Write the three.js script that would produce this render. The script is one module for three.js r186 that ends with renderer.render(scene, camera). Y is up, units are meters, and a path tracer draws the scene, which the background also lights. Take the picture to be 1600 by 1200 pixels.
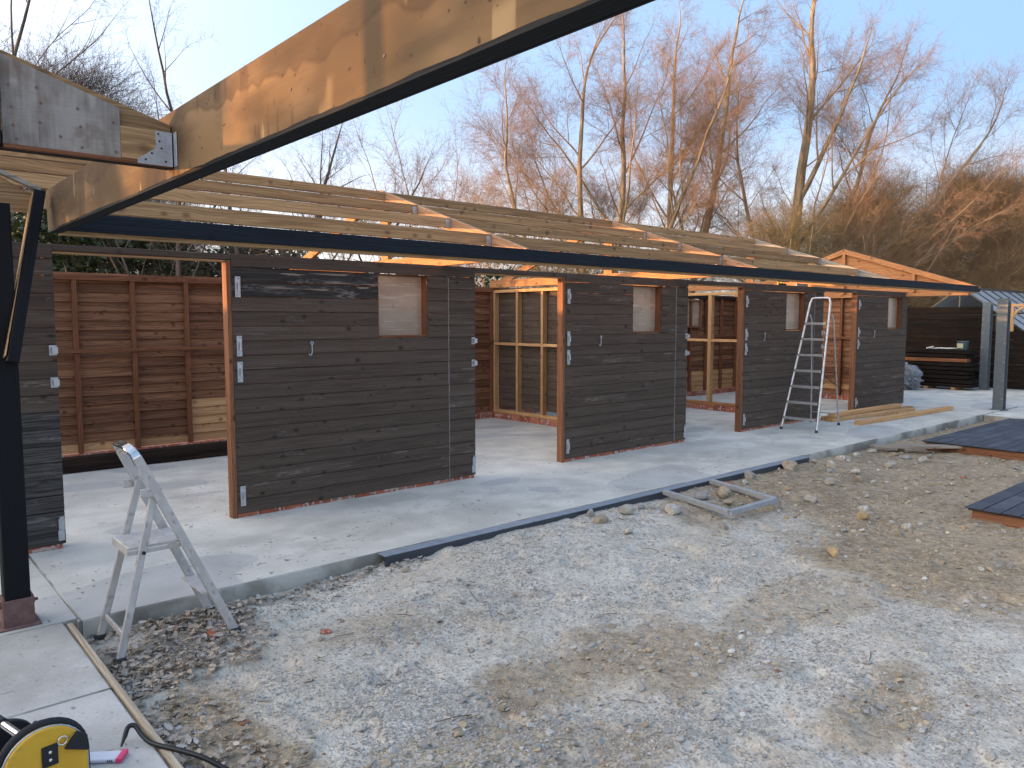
import * as THREE from 'three';
import { mergeGeometries } from 'three/addons/utils/BufferGeometryUtils.js';

// ---------------------------------------------------------------- camera, sky, sun, exposure
const scene = new THREE.Scene();
const camera = new THREE.PerspectiveCamera(53.13, 4 / 3, 0.05, 3000);
camera.position.set(0, 1.62, 0);
{
  const yaw = 48.9 * Math.PI / 180, pit = Math.atan(100 / 1200);
  camera.lookAt(Math.cos(yaw) * Math.cos(pit), 1.62 - Math.sin(pit), -Math.sin(yaw) * Math.cos(pit));
}
const renderer = new THREE.WebGLRenderer({ antialias: true });
renderer.setSize(1024, 768);
renderer.toneMapping = THREE.LinearToneMapping;
renderer.toneMappingExposure = 1.82;
renderer.shadowMap.enabled = true;

const SUN = new THREE.Vector3(-0.87, 0.056, -0.49).normalize();
{
  const W = 512, H = 256, d = new Float32Array(W * H * 4);
  const mix = (a, b, t) => a + (b - a) * t, sst = (a, b, x) => { x = Math.min(1, Math.max(0, (x - a) / (b - a))); return x * x * (3 - 2 * x); };
  const v = new THREE.Vector3();
  for (let j = 0; j < H; j++) for (let i = 0; i < W; i++) {
    const el = ((j + 0.5) / H - 0.5) * Math.PI, az = ((i + 0.5) / W - 0.5) * 2 * Math.PI;
    v.set(Math.cos(el) * Math.cos(az), Math.sin(el), Math.cos(el) * Math.sin(az));
    const c = v.dot(SUN), e = Math.max(0, el) * 180 / Math.PI;
    const t1 = sst(0, 16, e), t2 = sst(8, 60, e);
    const hor = [0.76, 0.735, 0.70], midc = [0.24, 0.405, 0.645], zen = [0.205, 0.345, 0.585];
    const toward = Math.pow(Math.max(0, 0.5 + 0.5 * c), 2.0);
    const wide = Math.exp(-(1 - c) * 2.9) * (1 - 0.3 * sst(20, 80, e)), tight = Math.exp(-(1 - c) * 9) * Math.exp(-e / 30);
    const o = (j * W + i) * 4;
    for (let k = 0; k < 3; k++) {
      let s = mix(mix(hor[k], midc[k], t1), zen[k], t2);
      s *= 0.94 + 0.1 * toward;
      s += wide * [2.75, 2.28, 1.75][k] + tight * [4, 2.7, 1.5][k];
      d[o + k] = s;
    }
    d[o + 3] = 1;
  }
  const sky = new THREE.DataTexture(d, W, H, THREE.RGBAFormat, THREE.FloatType);
  sky.mapping = THREE.EquirectangularReflectionMapping; sky.magFilter = sky.minFilter = THREE.LinearFilter; sky.needsUpdate = true;
  scene.background = sky; scene.environment = sky;
}
const sun = new THREE.DirectionalLight(new THREE.Color().setRGB(1.0, 0.5, 0.19), 5);
sun.position.copy(SUN).multiplyScalar(60).add(new THREE.Vector3(8, 0, -7)); sun.target.position.set(8, 0, -7);
sun.castShadow = true; sun.shadow.radius = 1.2; sun.shadow.mapSize.set(4096, 4096);
Object.assign(sun.shadow.camera, { left: -35, right: 35, top: 20, bottom: -10, near: 1, far: 140 });
scene.add(sun, sun.target);

// ---------------------------------------------------------------- helpers
function rng(seed) { let a = seed >>> 0; return () => { a = (a + 0x6D2B79F5) >>> 0; let t = Math.imul(a ^ (a >>> 15), 1 | a); t = (t + Math.imul(t ^ (t >>> 7), 61 | t)) ^ t; return ((t ^ (t >>> 14)) >>> 0) / 4294967296; }; }
const R0 = rng(77);
const V = (x, y, z) => new THREE.Vector3(x, y, z);
const sm = (a, b, x) => { x = Math.min(1, Math.max(0, (x - a) / (b - a))); return x * x * (3 - 2 * x); };
const lerp = (a, b, t) => a + (b - a) * t;
const hash = (x, y, s) => { let h = Math.imul(x, 374761393) + Math.imul(y, 668265263) + Math.imul(s, 1442695041); h = Math.imul(h ^ (h >>> 13), 1274126177); return ((h ^ (h >>> 16)) >>> 0) / 4294967296; };
function vn(x, y, px = 0, py = 0, s = 1) {           // value noise, tiling with whole periods px, py
  const xi = Math.floor(x), yi = Math.floor(y), fx = x - xi, fy = y - yi, u = fx * fx * (3 - 2 * fx), v = fy * fy * (3 - 2 * fy);
  const w = (a, p) => p ? ((a % p) + p) % p : a;
  const x0 = w(xi, px), x1 = w(xi + 1, px), y0 = w(yi, py), y1 = w(yi + 1, py);
  const a = hash(x0, y0, s), b = hash(x1, y0, s), c = hash(x0, y1, s), d = hash(x1, y1, s);
  return a + (b - a) * u + (c - a) * v + (a - b - c + d) * u * v;
}
function fbm(x, y, px, py, s, oct = 4) { let t = 0, a = 0.5, n = 0; for (let i = 0; i < oct; i++) { t += a * vn(x, y, px, py, s + i * 17); n += a; x *= 2; y *= 2; px *= 2; py *= 2; a *= 0.5; } return t / n; }
const lin2 = c => { c = Math.min(1, Math.max(0, c)); return 255 * (c <= 0.0031308 ? c * 12.92 : 1.055 * Math.pow(c, 1 / 2.4) - 0.055); };
function tex(w, h, fn, color = true, wrap = true) {  // fn(u, v) gives linear colour [r, g, b] or, for data, one number
  const d = new Uint8Array(w * h * 4);
  for (let j = 0; j < h; j++) for (let i = 0; i < w; i++) {
    const c = fn((i + 0.5) / w, (j + 0.5) / h), o = (j * w + i) * 4;
    if (color) { d[o] = lin2(c[0]); d[o + 1] = lin2(c[1]); d[o + 2] = lin2(c[2]); } else d[o] = d[o + 1] = d[o + 2] = Math.min(255, Math.max(0, c * 255));
    d[o + 3] = 255;
  }
  const t = new THREE.DataTexture(d, w, h, THREE.RGBAFormat);
  if (color) t.colorSpace = THREE.SRGBColorSpace;
  t.magFilter = THREE.LinearFilter; t.minFilter = THREE.LinearMipmapLinearFilter; t.generateMipmaps = true;
  if (wrap) t.wrapS = t.wrapT = THREE.RepeatWrapping;
  t.needsUpdate = true; return t;
}
const mixc = (a, b, t) => [lerp(a[0], b[0], t), lerp(a[1], b[1], t), lerp(a[2], b[2], t)];

// ---- geometry: prism along x with a (y, z) profile; uv in metres, u along the length
function prism(profile, L, uo = 0, vo = 0) {
  const P = [], N = [], T = [], n = profile.length;
  const tri = (a, b, c, nn, ta, tb, tc) => { P.push(...a, ...b, ...c); N.push(...nn, ...nn, ...nn); T.push(...ta, ...tb, ...tc); };
  let s = 0, cy = 0, cz = 0;
  for (const [y, z] of profile) { cy += y / n; cz += z / n; }
  for (let i = 0; i < n; i++) {
    const [y0, z0] = profile[i], [y1, z1] = profile[(i + 1) % n], dl = Math.hypot(y1 - y0, z1 - z0);
    if (dl < 1e-6) continue;
    const nn = [0, (z1 - z0) / dl * -1, (y1 - y0) / dl];
    let nx = nn; if (nn[1] * ((y0 + y1) / 2 - cy) + nn[2] * ((z0 + z1) / 2 - cz) < 0) nx = [0, -nn[1], -nn[2]];
    const a = [0, y0, z0], b = [L, y0, z0], c = [L, y1, z1], d = [0, y1, z1];
    const ta = [uo, vo + s], tb = [uo + L, vo + s], tc = [uo + L, vo + s + dl], td = [uo, vo + s + dl];
    tri(a, b, c, nx, ta, tb, tc); tri(a, c, d, nx, ta, tc, td);
    const e0 = [uo + y0, vo + z0], e1 = [uo + y1, vo + z1], ec = [uo + cy, vo + cz];
    tri([0, cy, cz], [0, y0, z0], [0, y1, z1], [-1, 0, 0], ec, e0, e1);
    tri([L, cy, cz], [L, y1, z1], [L, y0, z0], [1, 0, 0], ec, e1, e0);
    s += dl;
  }
  const g = new THREE.BufferGeometry();
  g.setAttribute('position', new THREE.Float32BufferAttribute(P, 3)); g.setAttribute('normal', new THREE.Float32BufferAttribute(N, 3)); g.setAttribute('uv', new THREE.Float32BufferAttribute(T, 2));
  const p = g.attributes.position, nm = g.attributes.normal, A = V(), B = V(), Cc = V(), u = g.attributes.uv;   // wind every face along its normal
  for (let i = 0; i < p.count; i += 3) {
    A.fromBufferAttribute(p, i); B.fromBufferAttribute(p, i + 1).sub(A); Cc.fromBufferAttribute(p, i + 2).sub(A);
    if (B.cross(Cc).dot(V(nm.getX(i), nm.getY(i), nm.getZ(i))) < 0) for (const at of [p, nm, u]) for (let k = 0; k < at.itemSize; k++) { const x = at.array[(i + 1) * at.itemSize + k]; at.array[(i + 1) * at.itemSize + k] = at.array[(i + 2) * at.itemSize + k]; at.array[(i + 2) * at.itemSize + k] = x; }
  }
  return g;
}
function octo(h, w, c) { const y = h / 2, z = w / 2; return [[-y + c, -z], [y - c, -z], [y, -z + c], [y, z - c], [y - c, z], [-y + c, z], [-y, z - c], [-y, -z + c]]; }
// bar between two points, h across the 'up' direction, w across the other one
function bar(a, b, h, w, c = 0.003, up = V(0, 1, 0), rnd = R0) {
  const d = b.clone().sub(a), L = d.length(); d.normalize();
  let z = d.clone().cross(up); if (z.lengthSq() < 1e-6) z = d.clone().cross(V(0, 0, 1)); z.normalize();
  const y = z.clone().cross(d);
  return prism(octo(h, w, Math.min(c, h / 3, w / 3)), L, rnd() * 7, rnd() * 3).applyMatrix4(new THREE.Matrix4().makeBasis(d, y, z).setPosition(a));
}
// axis-aligned chamfered box; grain along its longest side
function bx(x0, x1, y0, y1, z0, z1, c = 0.003, rnd = R0) {
  const w = x1 - x0, h = y1 - y0, d = z1 - z0, cx = (x0 + x1) / 2, cy = (y0 + y1) / 2, cz = (z0 + z1) / 2;
  if (w >= h && w >= d) return bar(V(x0, cy, cz), V(x1, cy, cz), h, d, c, V(0, 1, 0), rnd);
  if (h >= d) return bar(V(cx, y0, cz), V(cx, y1, cz), w, d, c, V(1, 0, 0), rnd);
  return bar(V(cx, cy, z0), V(cx, cy, z1), h, w, c, V(0, 1, 0), rnd);
}
function tubeG(points, radii, sides = 6, cap = true) {
  const P = [], N = [], T = [], I = [], n = points.length;
  let t0 = points[1].clone().sub(points[0]).normalize(), u = Math.abs(t0.y) > 0.9 ? V(1, 0, 0) : V(0, 1, 0); u.sub(t0.clone().multiplyScalar(u.dot(t0))).normalize();
  let s = 0;
  for (let i = 0; i < n; i++) {
    const t = points[Math.min(n - 1, i + 1)].clone().sub(points[Math.max(0, i - 1)]).normalize();
    u.sub(t.clone().multiplyScalar(u.dot(t))).normalize(); const w = t.clone().cross(u), r = Array.isArray(radii) ? radii[i] : radii;
    if (i) s += points[i].distanceTo(points[i - 1]);
    for (let k = 0; k <= sides; k++) { const a = k / sides * 2 * Math.PI, x = Math.cos(a), y = Math.sin(a), nx = u.x * x + w.x * y, ny = u.y * x + w.y * y, nz = u.z * x + w.z * y; P.push(points[i].x + nx * r, points[i].y + ny * r, points[i].z + nz * r); N.push(nx, ny, nz); T.push(s, k / sides * 2 * Math.PI * r); }
  }
  const m = sides + 1;
  for (let i = 0; i < n - 1; i++) for (let k = 0; k < sides; k++) I.push(i * m + k, i * m + k + 1, (i + 1) * m + k, i * m + k + 1, (i + 1) * m + k + 1, (i + 1) * m + k);
  if (cap) for (const e of [0, n - 1]) for (let k = 1; k < sides - 1; k++) e ? I.push(e * m, e * m + k, e * m + k + 1) : I.push(0, k + 1, k);
  const g = new THREE.BufferGeometry(); g.setAttribute('position', new THREE.Float32BufferAttribute(P, 3)); g.setAttribute('normal', new THREE.Float32BufferAttribute(N, 3)); g.setAttribute('uv', new THREE.Float32BufferAttribute(T, 2)); g.setIndex(I); return g;
}
const smoothPath = (pts, n) => new THREE.CatmullRomCurve3(pts).getPoints(n);
function merge(list) { return mergeGeometries(list.map(g => g.index ? g.toNonIndexed() : g)); }
function extrude(shape, depth, bevel = 0, seg = 8) { return new THREE.ExtrudeGeometry(shape, { depth, bevelEnabled: bevel > 0, bevelSize: bevel, bevelThickness: bevel, bevelSegments: 2, curveSegments: seg }); }
function poly(pts) { const s = new THREE.Shape(); pts.forEach(([x, y], i) => i ? s.lineTo(x, y) : s.moveTo(x, y)); s.closePath(); return s; }

// ---- scene graph
const taken = {};
function numbered(n) { const k = taken[n] = (taken[n] ?? -1) + 1; return k ? n + '_' + String(k).padStart(3, '0') : n; }
function thing(name, label, category, base = [0, 0, 0], group) {
  const o = new THREE.Group(); o.name = numbered(name); o.position.set(...base); o.userData = { label, category }; if (group) o.userData.group = group; scene.add(o); return o;
}
function part(parent, name, geo, mat, label) {      // geometry given in world coordinates
  let x = 0, y = 0, z = 0; for (let p = parent; p && p !== scene; p = p.parent) { x += p.position.x; y += p.position.y; z += p.position.z; }
  geo.translate(-x, -y, -z);
  const m = new THREE.Mesh(geo, mat); m.name = name; m.castShadow = m.receiveShadow = true; if (label) m.userData.label = label; parent.add(m); return m;
}
function solo(name, label, category, geo, mat, group) { const m = new THREE.Mesh(geo, mat); m.name = numbered(name); m.userData = { label, category }; if (group) m.userData.group = group; m.castShadow = m.receiveShadow = true; scene.add(m); return m; }
function structure(name, geo, mat) { const m = new THREE.Mesh(geo, mat); m.name = numbered(name); m.userData = { kind: 'structure' }; m.castShadow = m.receiveShadow = true; scene.add(m); return m; }

// ---------------------------------------------------------------- materials
function knotField(seed, n, asp) { const r = rng(seed), k = []; for (let i = 0; i < n; i++) k.push([r(), r(), 0.010 + r() * 0.012, r()]); return k; }
// wood: 2 m along u, 0.5 m along v, tiling
function woodTex(seed, light, dark, knotc, o = {}) {
  const knots = knotField(seed, o.knots ?? 14), { ring = 0.5, streak = 0.5, patch = 0.35, W = 1024, H = 512 } = o;
  return tex(W, H, (u, v) => {
    let k = 0, warp = 0;
    for (const [ku, kv, kr, kq] of knots) {
      let du = Math.abs(u - ku), dv = Math.abs(v - kv); du = Math.min(du, 1 - du) * 2; dv = Math.min(dv, 1 - dv) * 0.5;
      const r = Math.hypot(du * 0.7, dv) / kr; if (r > 6) continue;
      warp += Math.exp(-r * 0.5) * 0.25; const e = Math.exp(-Math.pow(r, 3)); k = Math.max(k, e * (0.5 + 0.5 * kq));
    }
    const g = fbm(u * 6, v * 90, 6, 90, seed, 3), f = fbm(u * 3, v * 14, 3, 14, seed + 5, 3);
    const rg = 0.5 + 0.5 * Math.sin((v * 22 + (fbm(u * 3, v * 5, 3, 5, seed + 9, 3) - 0.5) * 5 + warp * 6) * 6.283);
    const t = sm(0.15, 0.85, 0.5 + (g - 0.5) * streak * 1.6 + (rg - 0.5) * ring * 0.55 + (f - 0.5) * patch * 1.5);
    let c = mixc(dark, light, t); c = mixc(c, knotc, k * 0.85);
    if (o.scuff) { const s = sm(0.52, 0.78, fbm(u * 9, v * 11, 9, 11, seed + 31, 5)) * sm(0.3, 0.7, fbm(u * 60, v * 60, 60, 60, seed + 37, 2)) * sm(0.42, 0.62, fbm(u * 3, v * 3, 3, 3, seed + 41, 2)); c = mixc(c, o.scuff, s * 0.5); const line = sm(0.80, 0.84, vn(u * 7, v * 60, 7, 60, seed + 43)) * sm(0.6, 0.7, vn(u * 5, v * 7, 5, 7, seed + 47)); c = mixc(c, o.scuff, line * 0.35); const fl = sm(0.86, 0.9, vn(u * 160, v * 100, 160, 100, seed + 51)) * sm(0.62, 0.75, vn(u * 12, v * 9, 12, 9, seed + 53)); c = mixc(c, o.scuff, fl * 0.3); }
    if (o.bare) { const s = sm(0.70, 0.73, fbm(u * 5, v * 26, 5, 26, seed + 61, 4)); c = mixc(c, o.bare, s * 0.8); }
    return c;
  });
}
const woodBump = tex(512, 512, (u, v) => 0.5 + (fbm(u * 5, v * 120, 5, 120, 91, 3) - 0.5) * 0.9 + (fbm(u * 40, v * 60, 40, 60, 95, 2) - 0.5) * 0.3, false);
woodBump.repeat.set(1 / 1.2, 1 / 0.6);
function woodMat(t, rough = 0.75, bump = 0.0015, tint) { t.repeat.set(0.5, 2); const m = new THREE.MeshPhysicalMaterial({ map: t, roughness: rough, bumpMap: woodBump, bumpScale: bump, specularIntensity: 0.35 }); if (tint) m.color.setRGB(...tint); return m; }
const M = {};
const tBlack = woodTex(11, [0.104, 0.079, 0.062], [0.064, 0.048, 0.038], [0.018, 0.015, 0.013], { knots: 10, ring: 0.35, streak: 0.5, scuff: [0.23, 0.205, 0.185] });
M.black = [1, 0.93, 1.07].map((k, i) => woodMat(i ? tBlack.clone() : tBlack, 0.85, 0.0014, [k, k, k]));
M.blackOld = woodMat(woodTex(14, [0.085, 0.078, 0.072], [0.034, 0.031, 0.029], [0.02, 0.018, 0.017], { knots: 8, streak: 1.0, scuff: [0.28, 0.26, 0.25], H: 256, W: 512 }), 0.8, 0.003);
M.blackBare = woodMat(woodTex(17, [0.05, 0.046, 0.043], [0.026, 0.024, 0.022], [0.016, 0.014, 0.013], { knots: 6, streak: 0.8, scuff: [0.3, 0.28, 0.26], bare: [0.28, 0.22, 0.17], H: 256, W: 512 }), 0.7, 0.003);
M.blackPaint = new THREE.MeshPhysicalMaterial({ color: new THREE.Color().setRGB(0.008, 0.009, 0.011), roughness: 0.7, specularIntensity: 0.35, bumpMap: woodBump, bumpScale: 0.002 });
M.navy = new THREE.MeshPhysicalMaterial({ specularIntensity: 0.4, map: (() => { const t = woodTex(19, [0.016, 0.022, 0.031], [0.009, 0.012, 0.017], [0.006, 0.007, 0.01], { knots: 12, W: 512, H: 256 }); t.repeat.set(0.5, 2); return t; })(), roughness: 0.75, bumpMap: woodBump, bumpScale: 0.002 });
const tBrown = woodTex(21, [0.25, 0.122, 0.064], [0.13, 0.06, 0.032], [0.045, 0.017, 0.01], { knots: 26, ring: 0.6, streak: 0.7, patch: 0.6 });
M.brown = [1, 0.78, 1.2].map((k, i) => woodMat(i ? tBrown.clone() : tBrown, 0.75, 0.002, [k, k, k]));
M.brownStud = woodMat(woodTex(23, [0.24, 0.10, 0.05], [0.13, 0.054, 0.028], [0.04, 0.017, 0.01], { knots: 16, W: 512, H: 256 }), 0.78, 0.002);
M.orangeWood = woodMat(woodTex(25, [0.46, 0.225, 0.10], [0.29, 0.13, 0.056], [0.09, 0.035, 0.018], { knots: 16, ring: 0.6 }), 0.75, 0.002);
M.rafterWood = woodMat(woodTex(27, [0.42, 0.25, 0.15], [0.27, 0.15, 0.085], [0.09, 0.045, 0.025], { knots: 12, W: 512, H: 256 }), 0.75, 0.0015);
const tPine = woodTex(31, [0.58, 0.35, 0.172], [0.40, 0.22, 0.10], [0.13, 0.06, 0.028], { knots: 16, ring: 0.7, streak: 0.4 });
M.pine = [1, 0.85, 1.1].map((k, i) => woodMat(i ? tPine.clone() : tPine, 0.72, 0.0012, [k, k, k]));
const tTreat = woodTex(41, [0.43, 0.272, 0.138], [0.25, 0.153, 0.076], [0.05, 0.03, 0.018], { knots: 14, ring: 0.5, streak: 0.5, patch: 0.6 });
M.treated = [1, 0.84, 1.13].map((k, i) => woodMat(i ? tTreat.clone() : tTreat, 0.75, 0.0015, [k, k * 0.99, k * 0.98]));
M.weathered = woodMat(woodTex(43, [0.36, 0.32, 0.27], [0.2, 0.17, 0.14], [0.09, 0.07, 0.055], { knots: 8, streak: 0.9, W: 512, H: 256 }), 0.85, 0.003);
M.edgingWood = woodMat(woodTex(51, [0.52, 0.44, 0.33], [0.36, 0.29, 0.21], [0.16, 0.12, 0.08], { knots: 8, streak: 0.7, W: 512, H: 256 }), 0.85, 0.002);
M.jamb = woodMat(woodTex(45, [0.27, 0.125, 0.066], [0.15, 0.067, 0.036], [0.05, 0.02, 0.012], { knots: 9, W: 512, H: 256 }), 0.7, 0.0015);
M.darkBoard = woodMat(woodTex(47, [0.034, 0.021, 0.015], [0.012, 0.008, 0.0065], [0.008, 0.005, 0.004], { knots: 9, streak: 0.9, patch: 0.8, W: 512, H: 256 }), 0.75, 0.003);
M.pitch = woodMat(woodTex(49, [0.017, 0.0115, 0.0085], [0.007, 0.005, 0.004], [0.004, 0.003, 0.0025], { knots: 9, streak: 0.9, patch: 0.8, W: 512, H: 256 }), 0.9, 0.003);
// big eaves beam: 6 m along u, face 0 to 0.24 m along v: weathered sap wood, brown water stain hanging from the top edge, grain and nail runs
M.beamFace = (() => {
  const t = tex(2048, 128, (u, v) => {
    const x = u * 6, y = v * 0.24;
    const g = fbm(x * 3, y * 120, 0, 0, 301, 3), f = fbm(x * 3.2, y * 9, 0, 0, 305, 4), pt = fbm(x * 1.6, y * 4, 0, 0, 309, 4);
    let c = mixc([0.092, 0.060, 0.032], [0.215, 0.137, 0.070], sm(0.15, 0.85, 0.5 + (g - 0.5) * 0.10 + (f - 0.5) * 0.9 + (pt - 0.5) * 1.3));
    const drop = 0.24 - (0.010 + 0.17 * Math.pow(fbm(x * 2.6, 0.3, 0, 0, 311, 3), 1.7) + 0.03 * vn(x * 26, 1.7, 0, 0, 313));
    const st = sm(drop - 0.010, drop + 0.006, y) * (0.35 + 0.65 * fbm(x * 7, y * 26, 0, 0, 317, 3));
    c = mixc(c, [0.062, 0.040, 0.024], st * 0.85);
    const edge = sm(drop - 0.018, drop - 0.004, y) * (1 - sm(drop - 0.004, drop + 0.006, y)); c = mixc(c, [0.05, 0.03, 0.017], edge * 0.5);
    const run = sm(0.72, 0.86, vn(x * 34, y * 5, 0, 0, 321)) * sm(0.5, 0.7, vn(x * 2.3, y * 8, 0, 0, 323)); c = mixc(c, [0.07, 0.042, 0.025], run * 0.6);
    const pale = sm(0.80, 0.86, vn(x * 21, y * 3, 0, 0, 327)) * sm(0.52, 0.66, vn(x * 3.1, y * 6, 0, 0, 329)); c = mixc(c, [0.36, 0.26, 0.14], pale * 0.6);
    const dot = sm(0.93, 0.96, vn(x * 55, y * 60, 0, 0, 331)); c = mixc(c, [0.04, 0.024, 0.015], dot * 0.85);
    return c;
  }, true, false);
  return new THREE.MeshPhysicalMaterial({ map: t, roughness: 0.8, specularIntensity: 0.35 });
})();
M.ply = (() => { const t = tex(512, 512, (u, v) => {
  const g = fbm(u * 70, v * 5, 0, 0, 401, 3), f = fbm(u * 5, v * 4, 0, 0, 405, 4); let c = mixc([0.14, 0.118, 0.10], [0.33, 0.30, 0.265], sm(0.22, 0.75, g * 0.22 + f * 0.78));
  const run = sm(0.7, 0.82, vn(u * 46, v * 3, 0, 0, 411)) * sm(0.45, 0.65, vn(u * 5, v * 4, 0, 0, 413)); c = mixc(c, [0.42, 0.38, 0.33], run * 0.55);
  const d = sm(0.55, 0.75, fbm(u * 9, v * 9, 0, 0, 421, 3)); return mixc(c, [0.17, 0.115, 0.085], d * 0.5); }); t.repeat.set(2, 2); return new THREE.MeshStandardMaterial({ map: t, roughness: 0.85, bumpMap: woodBump, bumpScale: 0.001 }); })();
function metal(r, g, b, rough, metalness = 1, seed = 5) { const t = tex(256, 256, (u, v) => { const n = fbm(u * 8, v * 8, 8, 8, seed, 4), q = fbm(u * 60, v * 60, 60, 60, seed + 3, 2); const k = 0.75 + n * 0.35 + (q - 0.5) * 0.25; return [r * k, g * k, b * k]; }); t.repeat.set(3, 3); return new THREE.MeshStandardMaterial({ map: t, roughness: rough, metalness }); }
M.galv = metal(0.50, 0.53, 0.56, 0.5, 0.75, 501);
M.alu = metal(0.62, 0.62, 0.62, 0.42, 0.8, 505);
M.aluDirty = (() => { const t = tex(512, 512, (u, v) => { let c = mixc([0.42, 0.40, 0.38], [0.58, 0.57, 0.55], fbm(u * 9, v * 9, 9, 9, 511, 4)); const p = sm(0.62, 0.68, fbm(u * 14, v * 14, 14, 14, 515, 4)); c = mixc(c, [0.66, 0.64, 0.6], p * 0.4); const r = sm(0.68, 0.78, fbm(u * 10, v * 16, 10, 16, 519, 4)); c = mixc(c, [0.28, 0.22, 0.18], r * 0.45); return c; }); t.repeat.set(2.2, 2.2); return new THREE.MeshStandardMaterial({ map: t, roughness: 0.55, metalness: 0.35 }); })();
M.shoe = (() => { const t = tex(256, 256, (u, v) => mixc([0.12, 0.06, 0.05], [0.24, 0.14, 0.125], fbm(u * 9, v * 9, 9, 9, 531, 4))); t.repeat.set(4, 4); return new THREE.MeshStandardMaterial({ map: t, roughness: 0.8, metalness: 0.15 }); })();
M.steelGrey = (() => { const t = tex(256, 512, (u, v) => { let c = mixc([0.075, 0.095, 0.112], [0.105, 0.128, 0.148], fbm(u * 6, v * 6, 6, 6, 541, 4)); const s = sm(0.62, 0.8, fbm(u * 5, v * 9, 5, 9, 545, 4)); return mixc(c, [0.24, 0.24, 0.22], s * 0.5); }); t.repeat.set(3, 1); return new THREE.MeshStandardMaterial({ map: t, roughness: 0.45, metalness: 0.1 }); })();
M.edgeSteel = new THREE.MeshStandardMaterial({ color: new THREE.Color().setRGB(0.045, 0.055, 0.07), roughness: 0.3, metalness: 0.1 });
M.chrome = new THREE.MeshStandardMaterial({ color: new THREE.Color().setRGB(0.75, 0.74, 0.72), roughness: 0.18, metalness: 1 });
M.plasticBlack = new THREE.MeshStandardMaterial({ color: new THREE.Color().setRGB(0.012, 0.012, 0.014), roughness: 0.5 });
M.rubber = new THREE.MeshStandardMaterial({ color: new THREE.Color().setRGB(0.03, 0.03, 0.032), roughness: 0.8 });
M.brick = [[0.36, 0.105, 0.055], [0.30, 0.085, 0.048], [0.40, 0.14, 0.08], [0.33, 0.15, 0.10]].map((c, i) => { const t = tex(128, 128, (u, v) => { let q = fbm(u * 10, v * 10, 10, 10, 551 + i * 7, 3); let k = 0.65 + q * 0.7; let o = [c[0] * k, c[1] * k, c[2] * k]; return mixc(o, [0.5, 0.47, 0.43], sm(0.62, 0.7, fbm(u * 7, v * 7, 7, 7, 571 + i, 3)) * 0.7); }); t.repeat.set(4, 4); return new THREE.MeshStandardMaterial({ map: t, roughness: 0.9, bumpMap: t, bumpScale: 0.002 }); });
M.mortar = new THREE.MeshStandardMaterial({ color: new THREE.Color().setRGB(0.46, 0.43, 0.39), roughness: 0.95 });
M.caulk = new THREE.MeshStandardMaterial({ color: new THREE.Color().setRGB(0.2, 0.19, 0.185), roughness: 0.7 });

// concrete: 6 m tile
function concreteTex(seed, tintA, tintB) {
  return tex(1024, 1024, (u, v) => {
    const big = fbm(u * 5, v * 5, 5, 5, seed, 4), mid = fbm(u * 22, v * 22, 22, 22, seed + 3, 3), fine = vn(u * 480, v * 480, 480, 480, seed + 7), sw = fbm(u * 10 + (big - 0.5) * 2, v * 44, 10, 44, seed + 9, 3);
    let c = mixc(tintA, tintB, sm(0.25, 0.75, big * 0.55 + mid * 0.3 + sw * 0.15)); const k = 0.93 + fine * 0.1 + (mid - 0.5) * 0.12; c = [c[0] * k, c[1] * k, c[2] * k];
    const st = sm(0.60, 0.72, fbm(u * 8, v * 11, 8, 11, seed + 13, 4)); c = mixc(c, [0.37, 0.345, 0.30], st * 0.35);
    const puddle = sm(0.70, 0.73, fbm(u * 6, v * 9, 6, 9, seed + 21, 2)); c = mixc(c, [0.30, 0.31, 0.32], puddle * 0.45);
    const sp = sm(0.9, 0.94, vn(u * 190, v * 190, 190, 190, seed + 27)) * sm(0.45, 0.6, vn(u * 17, v * 17, 17, 17, seed + 29)); c = mixc(c, [0.14, 0.115, 0.09], sp * 0.8);
    const lf = sm(0.80, 0.84, vn(u * 60, v * 110, 60, 110, seed + 33)) * sm(0.62, 0.72, vn(u * 9, v * 9, 9, 9, seed + 37)); c = mixc(c, [0.27, 0.23, 0.18], lf * 0.3);
    return c;
  });
}
const tConc = concreteTex(601, [0.46, 0.443, 0.39], [0.65, 0.627, 0.555]); tConc.repeat.set(1 / 5, 1 / 5);
const bConc = tex(512, 512, (u, v) => fbm(u * 9, v * 9, 9, 9, 641, 5) * 0.6 + 0.4 * fbm(u * 90, v * 90, 90, 90, 645, 2), false); bConc.repeat.set(1 / 1.7, 1 / 1.7);
M.concrete = new THREE.MeshPhysicalMaterial({ specularIntensity: 0.5, map: tConc, roughness: 0.85, bumpMap: bConc, bumpScale: 0.004 });
const tConc2 = tex(1024, 1024, (u, v) => { const b = fbm(u * 6, v * 6, 6, 6, 661, 5), m = fbm(u * 40, v * 40, 40, 40, 665, 2), f = vn(u * 400, v * 400, 400, 400, 667); let c = mixc([0.36, 0.345, 0.31], [0.52, 0.51, 0.475], sm(0.25, 0.75, b * 0.8 + m * 0.2)); const k = 0.92 + f * 0.14; c = [c[0] * k, c[1] * k, c[2] * k]; const sp = sm(0.91, 0.95, vn(u * 130, v * 130, 130, 130, 671)); return mixc(c, [0.17, 0.15, 0.12], sp * 0.7); }); tConc2.repeat.set(1 / 3, 1 / 3);
M.concretePath = new THREE.MeshStandardMaterial({ map: tConc2, roughness: 0.88, bumpMap: bConc, bumpScale: 0.004 });
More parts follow.
